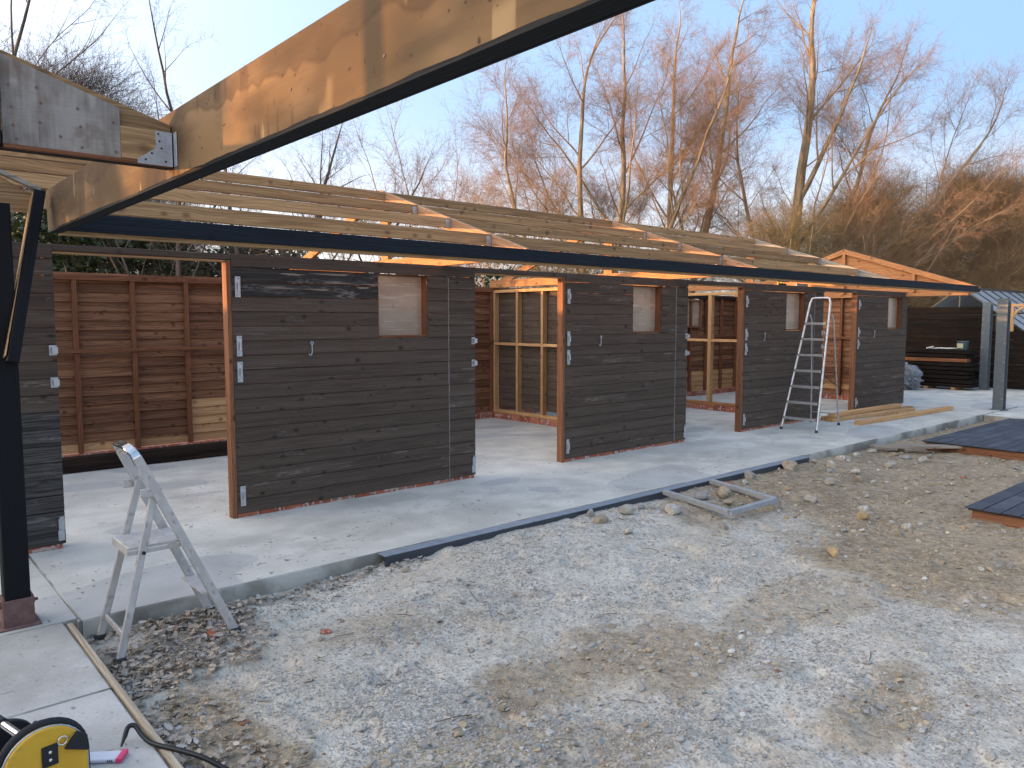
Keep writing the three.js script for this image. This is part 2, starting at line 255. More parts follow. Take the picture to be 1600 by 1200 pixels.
const tEdge = tex(1024, 256, (u, v) => { const b = fbm(u * 12, v * 3, 12, 3, 681, 5); let c = mixc([0.20, 0.19, 0.16], [0.46, 0.45, 0.40], sm(0.25, 0.7, b)); const ms = sm(0.55, 0.7, fbm(u * 20, v * 5, 20, 5, 685, 3)); return mixc(c, [0.22, 0.21, 0.15], ms * 0.4); }); tEdge.repeat.set(1 / 3, 1 / 0.75);
M.concreteEdge = new THREE.MeshStandardMaterial({ map: tEdge, roughness: 0.9, bumpMap: bConc, bumpScale: 0.006 });

const Z_FRONT = -6.15, Z_BACK = -9.85, X_END = 15.35, SLAB_Z = -4.58, PATH_X = 0.84, YARD_X1 = 14.75;
const trussX = [4.52, 8.17, 11.80];

// ---------------------------------------------------------------- ground
// what the yard is made of at (x, z): 0 grey crushed stone .. 1 brown soil
function soil(x, z) {
  const n = fbm(x * 0.9, z * 0.9, 0, 0, 701, 4) - 0.5, n2 = fbm(x * 2.6, z * 2.6, 0, 0, 705, 4) - 0.5;
  const e = 5.35 - 0.35 * (z + 3.2);
  let b = sm(-0.9, 0.8, x - e + n * 2.8 + n2 * 2.2);
  const blob = (cx, cz, rx, rz, s) => { const d = Math.hypot((x - cx) / rx, (z - cz) / rz) + n2 * 1.5 + n * 0.8; b = Math.max(b, (1 - sm(0.55, 1.05, d)) * s); };
  blob(2.75, -2.6, 0.7, 0.35, 0.8); blob(3.2, -2.25, 0.5, 0.3, 0.75); blob(1.15, -2.95, 0.3, 0.7, 0.95); blob(1.7, -2.35, 0.7, 0.3, 0.5); blob(4.3, -2.3, 0.8, 0.3, 0.55); blob(2.2, -3.6, 0.5, 0.25, 0.4);
  blob(3.4, -1.4, 0.5, 0.25, 0.7); blob(2.1, -1.9, 0.4, 0.2, 0.5);
  return Math.max(b, sm(0.12, 0.30, n2 + n * 0.4) * 0.35);
}
function groundY(x, z) {
  let y = -0.105 + 0.058 * sm(2.3, 3.4, x) * (1 - sm(8.2, 9.6, x)) * (1 - sm(-4.3, -3.3, z)) + (fbm(x * 0.8, z * 0.8, 0, 0, 711, 3) - 0.5) * 0.05 + (fbm(x * 4, z * 4, 0, 0, 715, 3) - 0.5) * 0.022 + (fbm(x * 13, z * 13, 0, 0, 719, 2) - 0.5) * 0.014;
  y += 0.008 * sm(0.5, 0.62, fbm(x * 2.2, z * 3.2, 0, 0, 721, 2));
  const foot = fbm(x * 3.4, z * 4.5, 0, 0, 723, 2); y -= 0.022 * sm(0.62, 0.70, foot);
  return Math.min(y, -0.035);
}
{
  const axis = (a, b, step, lo, hi) => { const r = []; for (let v = a; v <= b + 1e-6; v += step) r.push(v); let d = step, v = a; const l = []; while (v > lo) { d *= 1.45; v -= d; l.unshift(Math.max(v, lo)); } d = step; v = b; while (v < hi) { d *= 1.45; v += d; r.push(Math.min(v, hi)); } return l.concat(r); };
  const xs = axis(0.7, 7, 0.035, -900, 900), zs = axis(-4.7, 0.4, 0.035, -900, 900), P = [], T = [], C = [], I = [];
  for (const z of zs) for (const x of xs) {
    const inYard = x > 0.5 && x < 16 && z > -5 && z < 3;
    P.push(x, inYard ? groundY(x, z) : -0.12 - 0.03 * sm(20, 60, Math.hypot(x, z)), z); T.push(x, -z);
  }
  for (let j = 0; j < zs.length - 1; j++) for (let i = 0; i < xs.length - 1; i++) { const a = j * xs.length + i, b = a + 1, c = a + xs.length, d = c + 1; I.push(a, c, b, b, c, d); }
  const g = new THREE.BufferGeometry(); g.setAttribute('position', new THREE.Float32BufferAttribute(P, 3)); g.setAttribute('uv', new THREE.Float32BufferAttribute(T, 2)); g.setIndex(I); g.computeVertexNormals();
  // yard colours: 16 m x 8 m, the rest of the ground repeats it
  const t = tex(2048, 1024, (u, v) => {
    const x = u * 16, z = -(v * 8) + 1.5, b = soil(x, z);
    const f = vn(x * 110, z * 110, 0, 0, 731), m = fbm(x * 26, z * 26, 0, 0, 733, 3), q = fbm(x * 3, z * 3, 0, 0, 737, 3);
    let grey = mixc([0.40, 0.36, 0.30], [0.585, 0.54, 0.46], sm(0.22, 0.78, m * 0.55 + q * 0.35 + f * 0.15)), br = mixc([0.165, 0.118, 0.07], [0.37, 0.285, 0.18], sm(0.2, 0.8, m * 0.65 + q * 0.35));
    grey = mixc(grey, [0.47, 0.40, 0.30], 0.45 * sm(0.42, 0.70, fbm(x * 1.9 + 31, z * 2.4, 0, 0, 739, 4))); let c = mixc(grey, br, b * 0.92); const k = 0.84 + f * 0.32; c = [c[0] * k, c[1] * k, c[2] * k];
    const pale = sm(0.83, 0.9, vn(x * 70, z * 70, 0, 0, 741)); c = mixc(c, mixc([0.58, 0.57, 0.54], [0.52, 0.43, 0.29], b), pale * 0.6);
    const dk = sm(0.84, 0.9, vn(x * 60, z * 60, 0, 0, 745)); c = mixc(c, [0.10, 0.085, 0.065], dk * 0.55);
    return c;
  });
  t.repeat.set(1 / 16, 1 / 8); t.offset.set(0, 1.5 / 8);
  const bump = tex(1024, 1024, (u, v) => fbm(u * 60, v * 60, 60, 60, 751, 3) * 0.6 + 0.4 * vn(u * 256, v * 256, 256, 256, 755), false); bump.repeat.set(1 / 2, 1 / 2);
  structure('gravel_yard', g, new THREE.MeshStandardMaterial({ map: t, roughness: 0.95, bumpMap: bump, bumpScale: 0.012 }));
}
// concrete slabs: tops 0 m, sheet-cut with real joints
function slab(name, x0, x1, z0, z1, top, mat, edgeMat = M.concreteEdge, depth = 0.3) {
  const nx = Math.max(2, Math.ceil((x1 - x0) / 0.4)), nz = Math.max(2, Math.ceil((z1 - z0) / 0.4));
  const g = new THREE.PlaneGeometry(x1 - x0, z1 - z0, nx, nz).rotateX(-Math.PI / 2).translate((x0 + x1) / 2, top, (z0 + z1) / 2), p = g.attributes.position, u = g.attributes.uv;
  for (let i = 0; i < p.count; i++) { const x = p.getX(i), z = p.getZ(i), e = Math.min(x - x0, x1 - x, z - z0, z1 - z); p.setY(i, top + (e > 0.05 ? (fbm(x * 0.9, z * 0.9, 0, 0, 761, 2) - 0.5) * 0.006 : 0)); u.setXY(i, x, -z); }
  g.computeVertexNormals();
  const o = structure(name, g, mat), c = 0.014;
  // worn rounded arris and side faces
  const ring = [[x0, z0], [x1, z0], [x1, z1], [x0, z1]], P = [], T = [], I = [];
  for (let k = 0; k < 4; k++) {
    const [ax, az] = ring[k], [bx_, bz] = ring[(k + 1) % 4], L = Math.hypot(bx_ - ax, bz - az), n = Math.max(2, Math.ceil(L / 0.12)), ox = (bz - az) / L, oz = -(bx_ - ax) / L, b0 = P.length / 3;
    for (let i = 0; i <= n; i++) { const f = i / n, x = lerp(ax, bx_, f), z = lerp(az, bz, f), w = (i && i < n) ? (fbm(x * 3 + z, z * 3 - x, 0, 0, 771, 3) - 0.5) * 0.02 : 0; P.push(x, top, z, x + ox * c, top - c * 0.8, z + oz * c, x + ox * (c + w), top - 0.06, z + oz * (c + w), x + ox * (c + w * 1.4 + 0.004), top - depth, z + oz * (c + w * 1.4 + 0.004)); for (const y of [0, 0.02, 0.07, depth]) T.push(f * L, y); }
    for (let i = 0; i < n; i++) for (let q = 0; q < 3; q++) { const a = b0 + i * 4 + q; I.push(a, a + 4, a + 1, a + 1, a + 4, a + 5); }
  }
  const e = new THREE.BufferGeometry(); e.setAttribute('position', new THREE.Float32BufferAttribute(P, 3)); e.setAttribute('uv', new THREE.Float32BufferAttribute(T, 2)); e.setIndex(I); e.computeVertexNormals();
  part(o, 'slab_edge', e, edgeMat);
  return o;
}
slab('concrete_slab', 0.90, 8.63, -10.4, SLAB_Z, 0, M.concrete);
slab('concrete_slab', 8.645, 16.0, -10.4, SLAB_Z, 0, M.concrete);
slab('concrete_slab', 16.02, 22, -10.4, SLAB_Z, -0.004, M.concrete);
slab('concrete_slab', YARD_X1, 22, SLAB_Z + 0.03, 6, -0.01, M.concrete);
slab('concrete_path', -4.2, PATH_X - 0.03, -3.62, 4, -0.002, M.concretePath);
slab('concrete_path', -4.2, 0.885, -10.4, -4.62, 0, M.concrete);
slab('concrete_path', -4.2, PATH_X - 0.03, -4.60, -3.635, 0.0, M.concretePath);
structure('joint_filler', bx(0.8835, 0.902, -0.2, -0.006, -10.3, -4.588, 0.001), M.mortar);
solo('edging_board', 'thin pale timber board edging the concrete path beside the leaf litter', 'board', bar(V(PATH_X, -0.066, -4.56), V(PATH_X - 0.005, -0.066, 3.4), 0.14, 0.028, 0.004), M.edgingWood);

// ---------------------------------------------------------------- stable front
const ROWS = 17, ROW0 = 0.036, ROWH = 0.1182;
const shiplap = h => [[0, 0], [h, 0], [h, 0.010], [h - 0.006, 0.013], [h - 0.009, 0.0185], [0.003, 0.020], [0, 0.018]];
function boardGeo(x0, x1, y, z, h = ROWH, rnd = R0) { return prism(shiplap(h - 0.0015), x1 - x0, rnd() * 9, rnd() * 3).translate(x0, y + (rnd() - 0.5) * 0.002, z + (rnd() - 0.5) * 0.0015); }
function brickRow(t, x0, x1, z0, z1, y0, y1, mortar = true) {
  if (mortar) part(t, 'mortar_bed', bx(x0 + 0.004, x1 - 0.004, y0 - 0.004, y1 - 0.004, z0 + 0.006, z1 - 0.006, 0.002), M.mortar);
  for (let x = x0, k = 0; x < x1 - 0.02; k++) { const L = Math.min(0.215 - (k ? 0 : R0() * 0.1), x1 - x); part(t, 'brick', bx(x, x + L - 0.002, y0, y1 - 0.002 * R0(), z0 + R0() * 0.003, z1 - R0() * 0.006, 0.004), M.brick[(R0() * 4) | 0]); x += L + 0.010; }
}
function hinge(t, x, y, side) {                       // galvanised gudgeon plate with its pin
  const z = Z_FRONT + 0.022;
  const s = new THREE.Shape(); const w = 0.021, h = 0.082; s.moveTo(-w, -h); s.lineTo(w, -h); s.lineTo(w, h); s.lineTo(-w, h); s.closePath();
  const p = part(t, 'hinge_plate', extrude(s, 0.004, 0.0008, 3).translate(x, y, z), M.galv);
  part(p, 'hinge_pin', merge([tubeG([V(x + side * 0.004, y - 0.03, z + 0.022), V(x + side * 0.004, y + 0.035, z + 0.022)], 0.0085, 10), bx(x - 0.008 + side * 0.004, x + 0.008 + side * 0.004, y - 0.03, y - 0.014, z + 0.004, z + 0.022, 0.002)]), M.galv);
  [-0.066, 0.066].forEach((dy, i) => part(p, 'screw_head', new THREE.CylinderGeometry(0.0045, 0.0045, 0.003, 8).rotateX(Math.PI / 2).translate(x + (i % 2 ? 0.008 : -0.008), y + dy, z + 0.0055), M.steelGrey));
}
function keeper(t, x, y) { const z = Z_FRONT + 0.021; const p = part(t, 'bolt_keeper', merge([bx(x - 0.035, x + 0.012, y - 0.035, y + 0.035, z, z + 0.004, 0.001), bx(x - 0.022, x + 0.014, y - 0.022, y - 0.016, z + 0.004, z + 0.03, 0.001), bx(x - 0.022, x + 0.014, y + 0.016, y + 0.022, z + 0.004, z + 0.03, 0.001), bx(x - 0.022, x + 0.014, y - 0.022, y + 0.022, z + 0.0305, z + 0.035, 0.001)]), M.galv); return p; }
function kickBolt(t, x, y) { const z = Z_FRONT + 0.021; part(t, 'kick_bolt_plate', merge([bx(x - 0.026, x + 0.014, y - 0.075, y - 0.002, z, z + 0.004, 0.001), bx(x - 0.022, x + 0.016, y + 0.002, y + 0.085, z, z + 0.012, 0.004), tubeG([V(x - 0.004, y + 0.08, z + 0.014), V(x - 0.004, y + 0.10, z + 0.014)], 0.016, 10)]), M.galv); }
function hook(t, x, y) {
  const z = Z_FRONT + 0.02, p = part(t, 'cabin_hook', tubeG(smoothPath([V(x, y, z + 0.018), V(x + 0.002, y - 0.03, z + 0.016), V(x + 0.001, y - 0.066, z + 0.014), V(x - 0.006, y - 0.088, z + 0.015), V(x - 0.022, y - 0.09, z + 0.016), V(x - 0.028, y - 0.078, z + 0.016)], 18), 0.0048, 7), M.galv);
  part(p, 'hook_eye', new THREE.TorusGeometry(0.012, 0.0045, 7, 16).translate(x, y + 0.012, z + 0.018), M.galv);
}
function windowPart(t, x0, x1, y0, y1) {
  const z = Z_FRONT, f = part(t, 'window_frame', merge([bx(x0, x0 + 0.022, y0, y1, z - 0.11, z - 0.002), bx(x1 - 0.010, x1, y0, y1, z - 0.11, z + 0.002), bx(x0 + 0.022, x1 - 0.0105, y0, y0 + 0.012, z - 0.11, z + 0.004), bx(x0 + 0.022, x1 - 0.0105, y1 - 0.012, y1, z - 0.11, z + 0.002)]), M.brownStud, 'brown timber window lining');
  part(f, 'pane', bx(x0 + 0.0225, x1 - 0.0105, y0 + 0.0125, y1 - 0.0125, z - 0.082, z - 0.077, 0.001), M.perspex);
  const wires = [];
  for (let x = x0 + 0.034; x < x1 - 0.03; x += 0.0245) wires.push(tubeG([V(x, y0 + 0.026, z - 0.089), V(x, y1 - 0.024, z - 0.089)], 0.0013, 4, false));
  for (let y = y0 + 0.04; y < y1 - 0.03; y += 0.0245) wires.push(tubeG([V(x0 + 0.024, y, z - 0.0865), V(x1 - 0.024, y, z - 0.0865)], 0.0013, 4, false));
  part(f, 'wire_mesh', merge(wires), M.galv).userData.kind = 'stuff';
}
M.perspex = (() => {
  const t = tex(512, 512, (u, v) => { let c = mixc([0.42, 0.34, 0.26], [0.66, 0.57, 0.465], fbm(u * 5, v * 3, 5, 3, 801, 4)); const s = sm(0.6, 0.75, fbm(u * 60, v * 4, 60, 4, 805, 3)); c = mixc(c, [0.80, 0.78, 0.75], s * 0.5); const w = sm(0.72, 0.78, fbm(u * 9, v * 9, 9, 9, 809, 4)); return mixc(c, [0.36, 0.30, 0.25], w * 0.5); });
  t.repeat.set(1.3, 1.3); return new THREE.MeshPhysicalMaterial({ map: t, roughness: 0.28, transmission: 0.5, thickness: 0, ior: 1.45 });
})();
// panels: [x0, x1, window x0..x1, hook x, seam x, label]
const PANELS = [
  [0.45, 1.13, null, null, null, 'short black weatherboard wall panel behind the thick black corner post'],
  [2.347, 4.85, [3.72, 4.275], 3.05, 4.52, 'wide black weatherboard wall panel with bare scraped streaks near its top edge'],
  [6.12, 8.42, [7.315, 7.87], 6.72, 8.17, 'black weatherboard wall panel between the pale stud partition doorway and the open stud doorway'],
  [9.74, 12.08, [10.92, 11.48], 10.30, 11.79, 'black weatherboard wall panel behind the tall aluminium stepladder'],
  [13.27, X_END, [14.52, 15.12], 13.95, null, 'black weatherboard wall panel at the gable end above the stacked timbers'],
];
PANELS.forEach(([x0, x1, win, hk, seam, label], n) => {
  const t = thing('stable_wall_panel', label, 'wall', [x0, 0, Z_FRONT], 'black stable front wall panels');
  const rnd = rng(900 + n * 13);
  for (let r = 0; r < ROWS; r++) {
    const y = ROW0 + r * ROWH, spans = [];
    const cut = seam ? [[x0, seam - 0.004], [seam + 0.004, x1]] : [[x0, x1]];
    for (const [a, b] of cut) { if (win && y + ROWH * 0.6 > 1.462 && a < win[0] && b > win[1]) spans.push([a, win[0] - 0.0015], [win[1] + 0.0015, b]); else spans.push([a, b]); }
    for (const [a, b] of spans) {
      const m = n === 0 && r < 8 ? M.blackOld : n === 1 && a < 2.5 && r > 14 ? M.blackBare : M.black[(rnd() * 3) | 0];
      part(t, 'board', boardGeo(a + (a === x0 && n ? 0.026 : 0), b, y, Z_FRONT, ROWH, rnd), m);
    }
  }
  if (seam) { const pts = []; for (let i = 0; i <= 44; i++) pts.push(V(seam + (rnd() - 0.5) * 0.006, 0.03 + i / 44 * 2.0, Z_FRONT + 0.019 + (rnd() - 0.5) * 0.003)); part(t, 'joint_sealant', tubeG(pts, pts.map(() => 0.0035 + rnd() * 0.003), 6), M.caulk); }
  if (win) windowPart(t, win[0], win[1], 1.464, 2.044);
  if (n) part(t, 'door_jamb', bx(x0 - 0.012, x0 + 0.026, 0.0, 2.096, Z_FRONT - 0.076, Z_FRONT + 0.016), M.jamb, 'bare brown timber door jamb');
  part(t, 'stud', bx(x1 - 0.05, x1 - 0.002, 0.03, 2.096, Z_FRONT - 0.098, Z_FRONT - 0.002), M.brownStud);
  for (let x = x0 + 0.6; x < x1 - 0.3; x += 0.6) if (!win || x + 0.05 < win[0] || x > win[1]) part(t, 'stud', bx(x, x + 0.045, 0.06, 2.042, Z_FRONT - 0.098, Z_FRONT - 0.002), M.brownStud);
  brickRow(t, x0 + (n ? 0.03 : 0), x1 - 0.01, Z_FRONT - 0.1, Z_FRONT + 0.012, 0.0, 0.036);
  if (n) { for (const y of [1.885, 1.41, 1.20]) hinge(t, x0 + 0.075, y, 1); hinge(t, x0 + 0.07, 0.18, 1); }
  if (n < 4) { keeper(t, x1 - 0.012, 1.41); keeper(t, x1 - 0.012, 1.185); kickBolt(t, x1 - 0.02, 0.135); }
  if (hk) hook(t, hk, 1.41);
});
{ // head rail over walls and doors
  const t = thing('head_beam', 'long black head rail running along the top of the stable front and over its doorways', 'beam', [0.45, 2.045, Z_FRONT]);
  PANELS.forEach(([x0, x1], i) => {
    const a = x0 + (i ? 0.0275 : 0), next = PANELS[i + 1];
    part(t, 'face_board', bx(a, x1 - 0.001, 2.047, 2.143 + (i % 2) * 0.004, Z_FRONT + 0.001, Z_FRONT + 0.024 + (i % 2) * 0.003, 0.004), M.black[i % 3]);
    if (next) part(t, 'door_head_rail', bx(x1 + 0.001, next[0] + 0.026, 2.0985, 2.145, Z_FRONT + 0.001, Z_FRONT + 0.022, 0.004), M.black[(i + 1) % 3]);
  });
  for (const [a, b] of [[1.133, 2.333], [4.853, 6.106], [8.423, 9.726], [12.083, 13.256]]) part(t, 'door_head_lining', bx(a, b, 2.083, 2.0965, Z_FRONT - 0.09, Z_FRONT + 0.008, 0.003), M.treated[2], 'bare timber lining over a doorway');
  part(t, 'plate', bx(0.45, X_END, 2.0975, 2.135, Z_FRONT - 0.1, Z_FRONT - 0.001, 0.003), M.orangeWood, 'bare timber wall plate behind the black face');
}

// ---------------------------------------------------------------- back wall, four bays
[[0.5, 4.50, 'brown boarded back wall with two pale repair boards seen through the widest doorway'], [4.54, 8.15, 'brown boarded back wall beside the pale stud partition'], [8.19, 11.78, 'brown boarded back wall of the third stable bay'], [11.82, X_END - 0.03, 'brown boarded back wall with a small window seen behind the open stud partition']].forEach(([x0, x1, label], n) => {
  const t = thing('back_wall', label, 'wall', [x0, 0, Z_BACK], 'brown stable back walls'), rnd = rng(1100 + n * 7);
  const z = Z_BACK, win = n === 3 ? [13.34, 13.92, 1.46, 2.05] : null, h = 0.108, top = 2.07;
  const studs = n === 0 ? [0.75, 1.36, 1.98, 2.59, 3.2, 3.8, 4.4] : Array.from({ length: 7 }, (_, i) => x0 + 0.02 + i * (x1 - x0 - 0.09) / 6);
  for (let y = 0.10, r = 0; y < top; y += h, r++) {
    const cut = n === 0 ? [[x0, 1.36], [1.36, 2.59], [2.59, 3.22], [3.22, x1]] : [[x0, (x0 + x1) / 2], [(x0 + x1) / 2, x1]];
    for (let [a, b] of cut) {
      const segs = win && y + h * 0.5 > win[2] && a < win[0] && b > win[0] ? [[a, win[0]], [win[1], b]] : win && y + h * .5 > win[2] && a < win[1] && a > win[0] ? [[win[1], b]] : [[a, b]];
      for (const [p, q] of segs) { if (q - p < 0.05) continue;
        const pale = (n === 0 && ((r === 0) || (p > 3.1 && r > 0 && r < 5 && r !== 9))) || (n === 3 && r < 4 && rnd() > 0.25);
        const g = prism([[0, 0.012], [0, -0.006], [h + 0.006, -0.018], [h + 0.006, -0.006]], q - p - 0.003, rnd() * 9, rnd() * 3).translate(p, y, z + (rnd() - 0.5) * 0.004);
        part(t, 'board', g, pale ? M.pine[(rnd() * 3) | 0] : M.brown[(rnd() * 3) | 0]);
      }
    }
  }
  for (const x of studs) { const s = part(t, 'stud', bx(x, x + 0.048, 0.1, 2.07, z + 0.016, z + 0.075), M.brownStud); }
  part(t, 'middle_rail', bx(x0, x1, 1.245, 1.29, z + 0.0765, z + 0.096), M.brownStud);
  part(t, 'top_rail', bx(x0, x1, 2.072, 2.135, z - 0.02, z + 0.08), n === 3 ? M.darkBoard : M.brownStud);
  brickRow(t, x0, x1, z - 0.02, z + 0.085, 0, 0.095);
  if (win) {
    const [a, b, c, d] = win, f = part(t, 'window_frame', merge([bx(a, a + 0.03, c, d, z - 0.03, z + 0.09), bx(b - 0.03, b, c, d, z - 0.03, z + 0.09), bx(a + 0.03, b - 0.03, c, c + 0.03, z - 0.03, z + 0.1), bx(a + 0.03, b - 0.03, d - 0.03, d, z - 0.03, z + 0.09)]), M.jamb);
    part(f, 'pane', bx(a + 0.031, b - 0.031, c + 0.031, d - 0.031, z + 0.02, z + 0.025, 0.001), M.perspex);
  }
});
{ // the wing's outer walls: they keep the low sun off the yard
  const wall = (label, a, b) => { const t = thing('wing_wall', label, 'wall', [a.x, 0, a.z], 'outer walls of the near wing'), d = b.clone().sub(a), L = d.length(); for (let r = 0; r < 18; r++) part(t, 'board', bar(a.clone().setY(0.06 + r * 0.118), b.clone().setY(0.06 + r * 0.118), 0.1165, 0.02, 0.003), M.brown[r % 3]); for (let k = 0; k <= L; k += 0.9) { const p = a.clone().addScaledVector(d, k / L), n = V(-d.z, 0, d.x).normalize().multiplyScalar(0.037); part(t, 'stud', bar(p.clone().add(n).setY(0), p.clone().add(n).setY(2.13), 0.05, 0.05), M.brownStud); } };
  wall('brown boarded back wall behind the corner of the two wings', V(-4.2, 0, Z_BACK), V(0.48, 0, Z_BACK)); wall('brown boarded long outer wall of the near wing', V(-4.2, 0, Z_BACK + 0.03), V(-4.2, 0, 4));
}
solo('floor_sleeper', 'dark timber sleeper lying on the floor along the back of the first stable', 'sleeper', bx(0.75, 4.35, 0.004, 0.165, -9.22, -9.10, 0.006), M.darkBoard);

// ---------------------------------------------------------------- partitions
{
  const x = 8.17, rnd = rng(1201), t = thing('stud_partition', 'partition of pale new studs backed with dark boards in the second doorway', 'partition', [x, 0, -8], 'stud partitions under the trusses');
  const zs = [-9.79, -9.22, -8.64, -8.06, -7.48, -6.9, -6.32];
  for (const z of zs) part(t, 'stud', bx(x - 0.05, x + 0.045, 0.15, 2.06, z, z + 0.048), M.pine[(rnd() * 3) | 0]);
  for (let i = 0; i < zs.length - 1; i++) part(t, 'nogging', bx(x - 0.05, x + 0.02, 1.21, 1.255, zs[i] + 0.049, zs[i + 1] - 0.001), M.pine[(rnd() * 3) | 0]);
  part(t, 'sole_plate', bx(x - 0.05, x + 0.045, 0.098, 0.148, -9.79, -6.27), M.pine[0]); part(t, 'top_plate', bx(x - 0.05, x + 0.045, 2.062, 2.108, -9.79, -6.27), M.pine[2]);
  for (let y = 0.2, r = 0; y < 2.0; y += 0.118, r++) { const g = prism(shiplap(0.1165), 3.48, rnd() * 9, rnd() * 3).rotateY(-Math.PI / 2).translate(x + 0.068, y, -9.77); part(t, 'board', g, M.black[r % 2]); }
  const row = (z0, z1) => { for (let z = z0; z < z1 - 0.05; z += 0.225) part(t, 'brick', bx(x - 0.055 + rnd() * 0.004, x + 0.05, 0.0, 0.094, z, Math.min(z + 0.215, z1), 0.004), M.brick[(rnd() * 4) | 0]); };
  row(-9.78, -6.27);
}
{
  const x = 11.8, rnd = rng(1203), t = thing('stud_partition', 'open partition of bare pale studs without boards in the third doorway', 'partition', [x, 0, -8], 'stud partitions under the trusses');
  const zs = [-9.75, -8.98, -8.12, -7.26, -6.36];
  for (const z of zs) part(t, 'stud', bx(x - 0.045, x + 0.045, 0.15, 2.06, z, z + 0.07), M.pine[(rnd() * 3) | 0]);
  for (let i = 0; i < zs.length - 1; i++) part(t, 'nogging', bx(x - 0.045, x + 0.03, 1.235, 1.28, zs[i] + 0.071, zs[i + 1] - 0.001), M.pine[2]);
  part(t, 'sole_plate', bx(x - 0.045, x + 0.045, 0.098, 0.148, -9.75, -6.27), M.orangeWood); part(t, 'top_plate', bx(x - 0.045, x + 0.045, 2.062, 2.108, -9.75, -6.27), M.pine[0]);
  for (let z = -9.75; z < -6.4; z += 0.225) part(t, 'brick', bx(x - 0.055 + rnd() * 0.004, x + 0.05, 0.0, 0.094, z, z + 0.215, 0.004), M.brick[(rnd() * 4) | 0]);
}

// ---------------------------------------------------------------- roof
const RIDGE = [3.035, -7.37], EAVE = [2.222, -4.93], SL = (RIDGE[0] - EAVE[0]) / (EAVE[1] - RIDGE[1]);
const roofY = z => z > RIDGE[1] ? RIDGE[0] - (z - RIDGE[1]) * SL : RIDGE[0] + (z - RIDGE[1]) * SL;
function slopeBar(x, z0, z1, depth, w, below = 0) { // rafter in the plane x: its top follows the roof
  const pts = [[z0, roofY(z0) - below], [z1, roofY(z1) - below], [z1, roofY(z1) - below - depth], [z0, roofY(z0) - below - depth]];
  const L = Math.hypot(z1 - z0, roofY(z1) - roofY(z0)), a = V(x, (pts[0][1] + pts[3][1]) / 2, z0), b = V(x, (pts[1][1] + pts[2][1]) / 2, z1);
  return bar(a, b, depth * Math.abs(z1 - z0) / L, w, 0.003);
}
trussX.forEach((x, n) => {
  const t = thing('roof_truss', ['roof truss above the joint of the wide black panel with the scraped streaks', 'roof truss standing over the dark-backed stud partition', 'weathered roof truss that ends the row of purlins'][n], 'truss', [x, 2.14, RIDGE[1]], 'timber roof trusses');
  const m = n === 2 ? M.weathered : M.orangeWood;
  part(t, 'rafter', slopeBar(x, RIDGE[1] + 0.002, -4.985, 0.13, 0.048), n === 2 ? M.weathered : M.rafterWood); part(t, 'rafter', slopeBar(x, -9.86, RIDGE[1] - 0.002, 0.105, 0.048), M.orangeWood);
  part(t, 'tie_beam', bx(x - 0.075, x - 0.0255, 2.146, 2.262, -9.84, -5.32), M.orangeWood); part(t, 'tie_beam_end', prism([[0, 0], [0.116, 0], [0.03, 0.36], [0, 0.36]], 0.0495, 1, 0.4).translate(x - 0.075, 2.146, -5.319), M.orangeWood);
  part(t, 'king_post', bx(x + 0.0255, x + 0.073, 2.15, 2.93, RIDGE[1] - 0.05, RIDGE[1] + 0.10), M.orangeWood);
  part(t, 'gusset_plate', bx(x - 0.0285, x - 0.0255, 2.79, 2.95, RIDGE[1] - 0.12, RIDGE[1] + 0.12, 0.001), M.ply);
});
const PUR = [-7.255, -6.64, -6.075, -5.46], rowName = ['ridge row', 'second row below the ridge', 'third row below the ridge', 'lowest row above the black fascia'];
[[-0.35, trussX[0]], [trussX[0], trussX[1]], [trussX[1], trussX[2]]].forEach(([a, b], bay) => PUR.forEach((z, r) => {
  const top = roofY(z) - 0.004, dep = [0.087, 0.089, 0.092, 0.10][r];
  const t = thing('purlin', `timber purlin, ${rowName[r]}, ${['under the big stained beam', 'between first and second truss', 'ending at the weathered truss'][bay]}`, 'purlin', [a, top - dep, z], 'treated purlins of the front roof slope');
  part(t, 'timber', bx(a + 0.026, b - 0.026, top - dep, top, z - 0.022, z + 0.022, 0.003), M.treated[(r + bay) % 3]);
  if (r) { const e = b - 0.027, c = top - dep; part(t, 'joist_hanger', merge([bx(e - 0.07, e, c - 0.003, c - 0.0005, z - 0.027, z + 0.027, 0.0005), bx(e - 0.055, e, c, top - 0.02, z + 0.0225, z + 0.0255, 0.0005), bx(e - 0.055, e, c, top - 0.02, z - 0.0255, z - 0.0225, 0.0005)]), M.galv); }
}));
{
  const t = thing('fascia_beam', 'long black fascia beam running under the purlins along the stable eaves', 'beam', [0.93, 2.1, -4.92]);
  const xs = [0.955, 5.3, 10.1, X_END + 0.03];
  for (let i = 0; i < 3; i++) { part(t, 'painted_board', bx(xs[i] + 0.001, xs[i + 1] - 0.001, 2.118, 2.222, -4.93, -4.905, 0.003), M.navy); }
  part(t, 'backing_timber', bx(0.955, X_END, 2.094, 2.214, -4.978, -4.9315, 0.003), M.treated[0]);
}
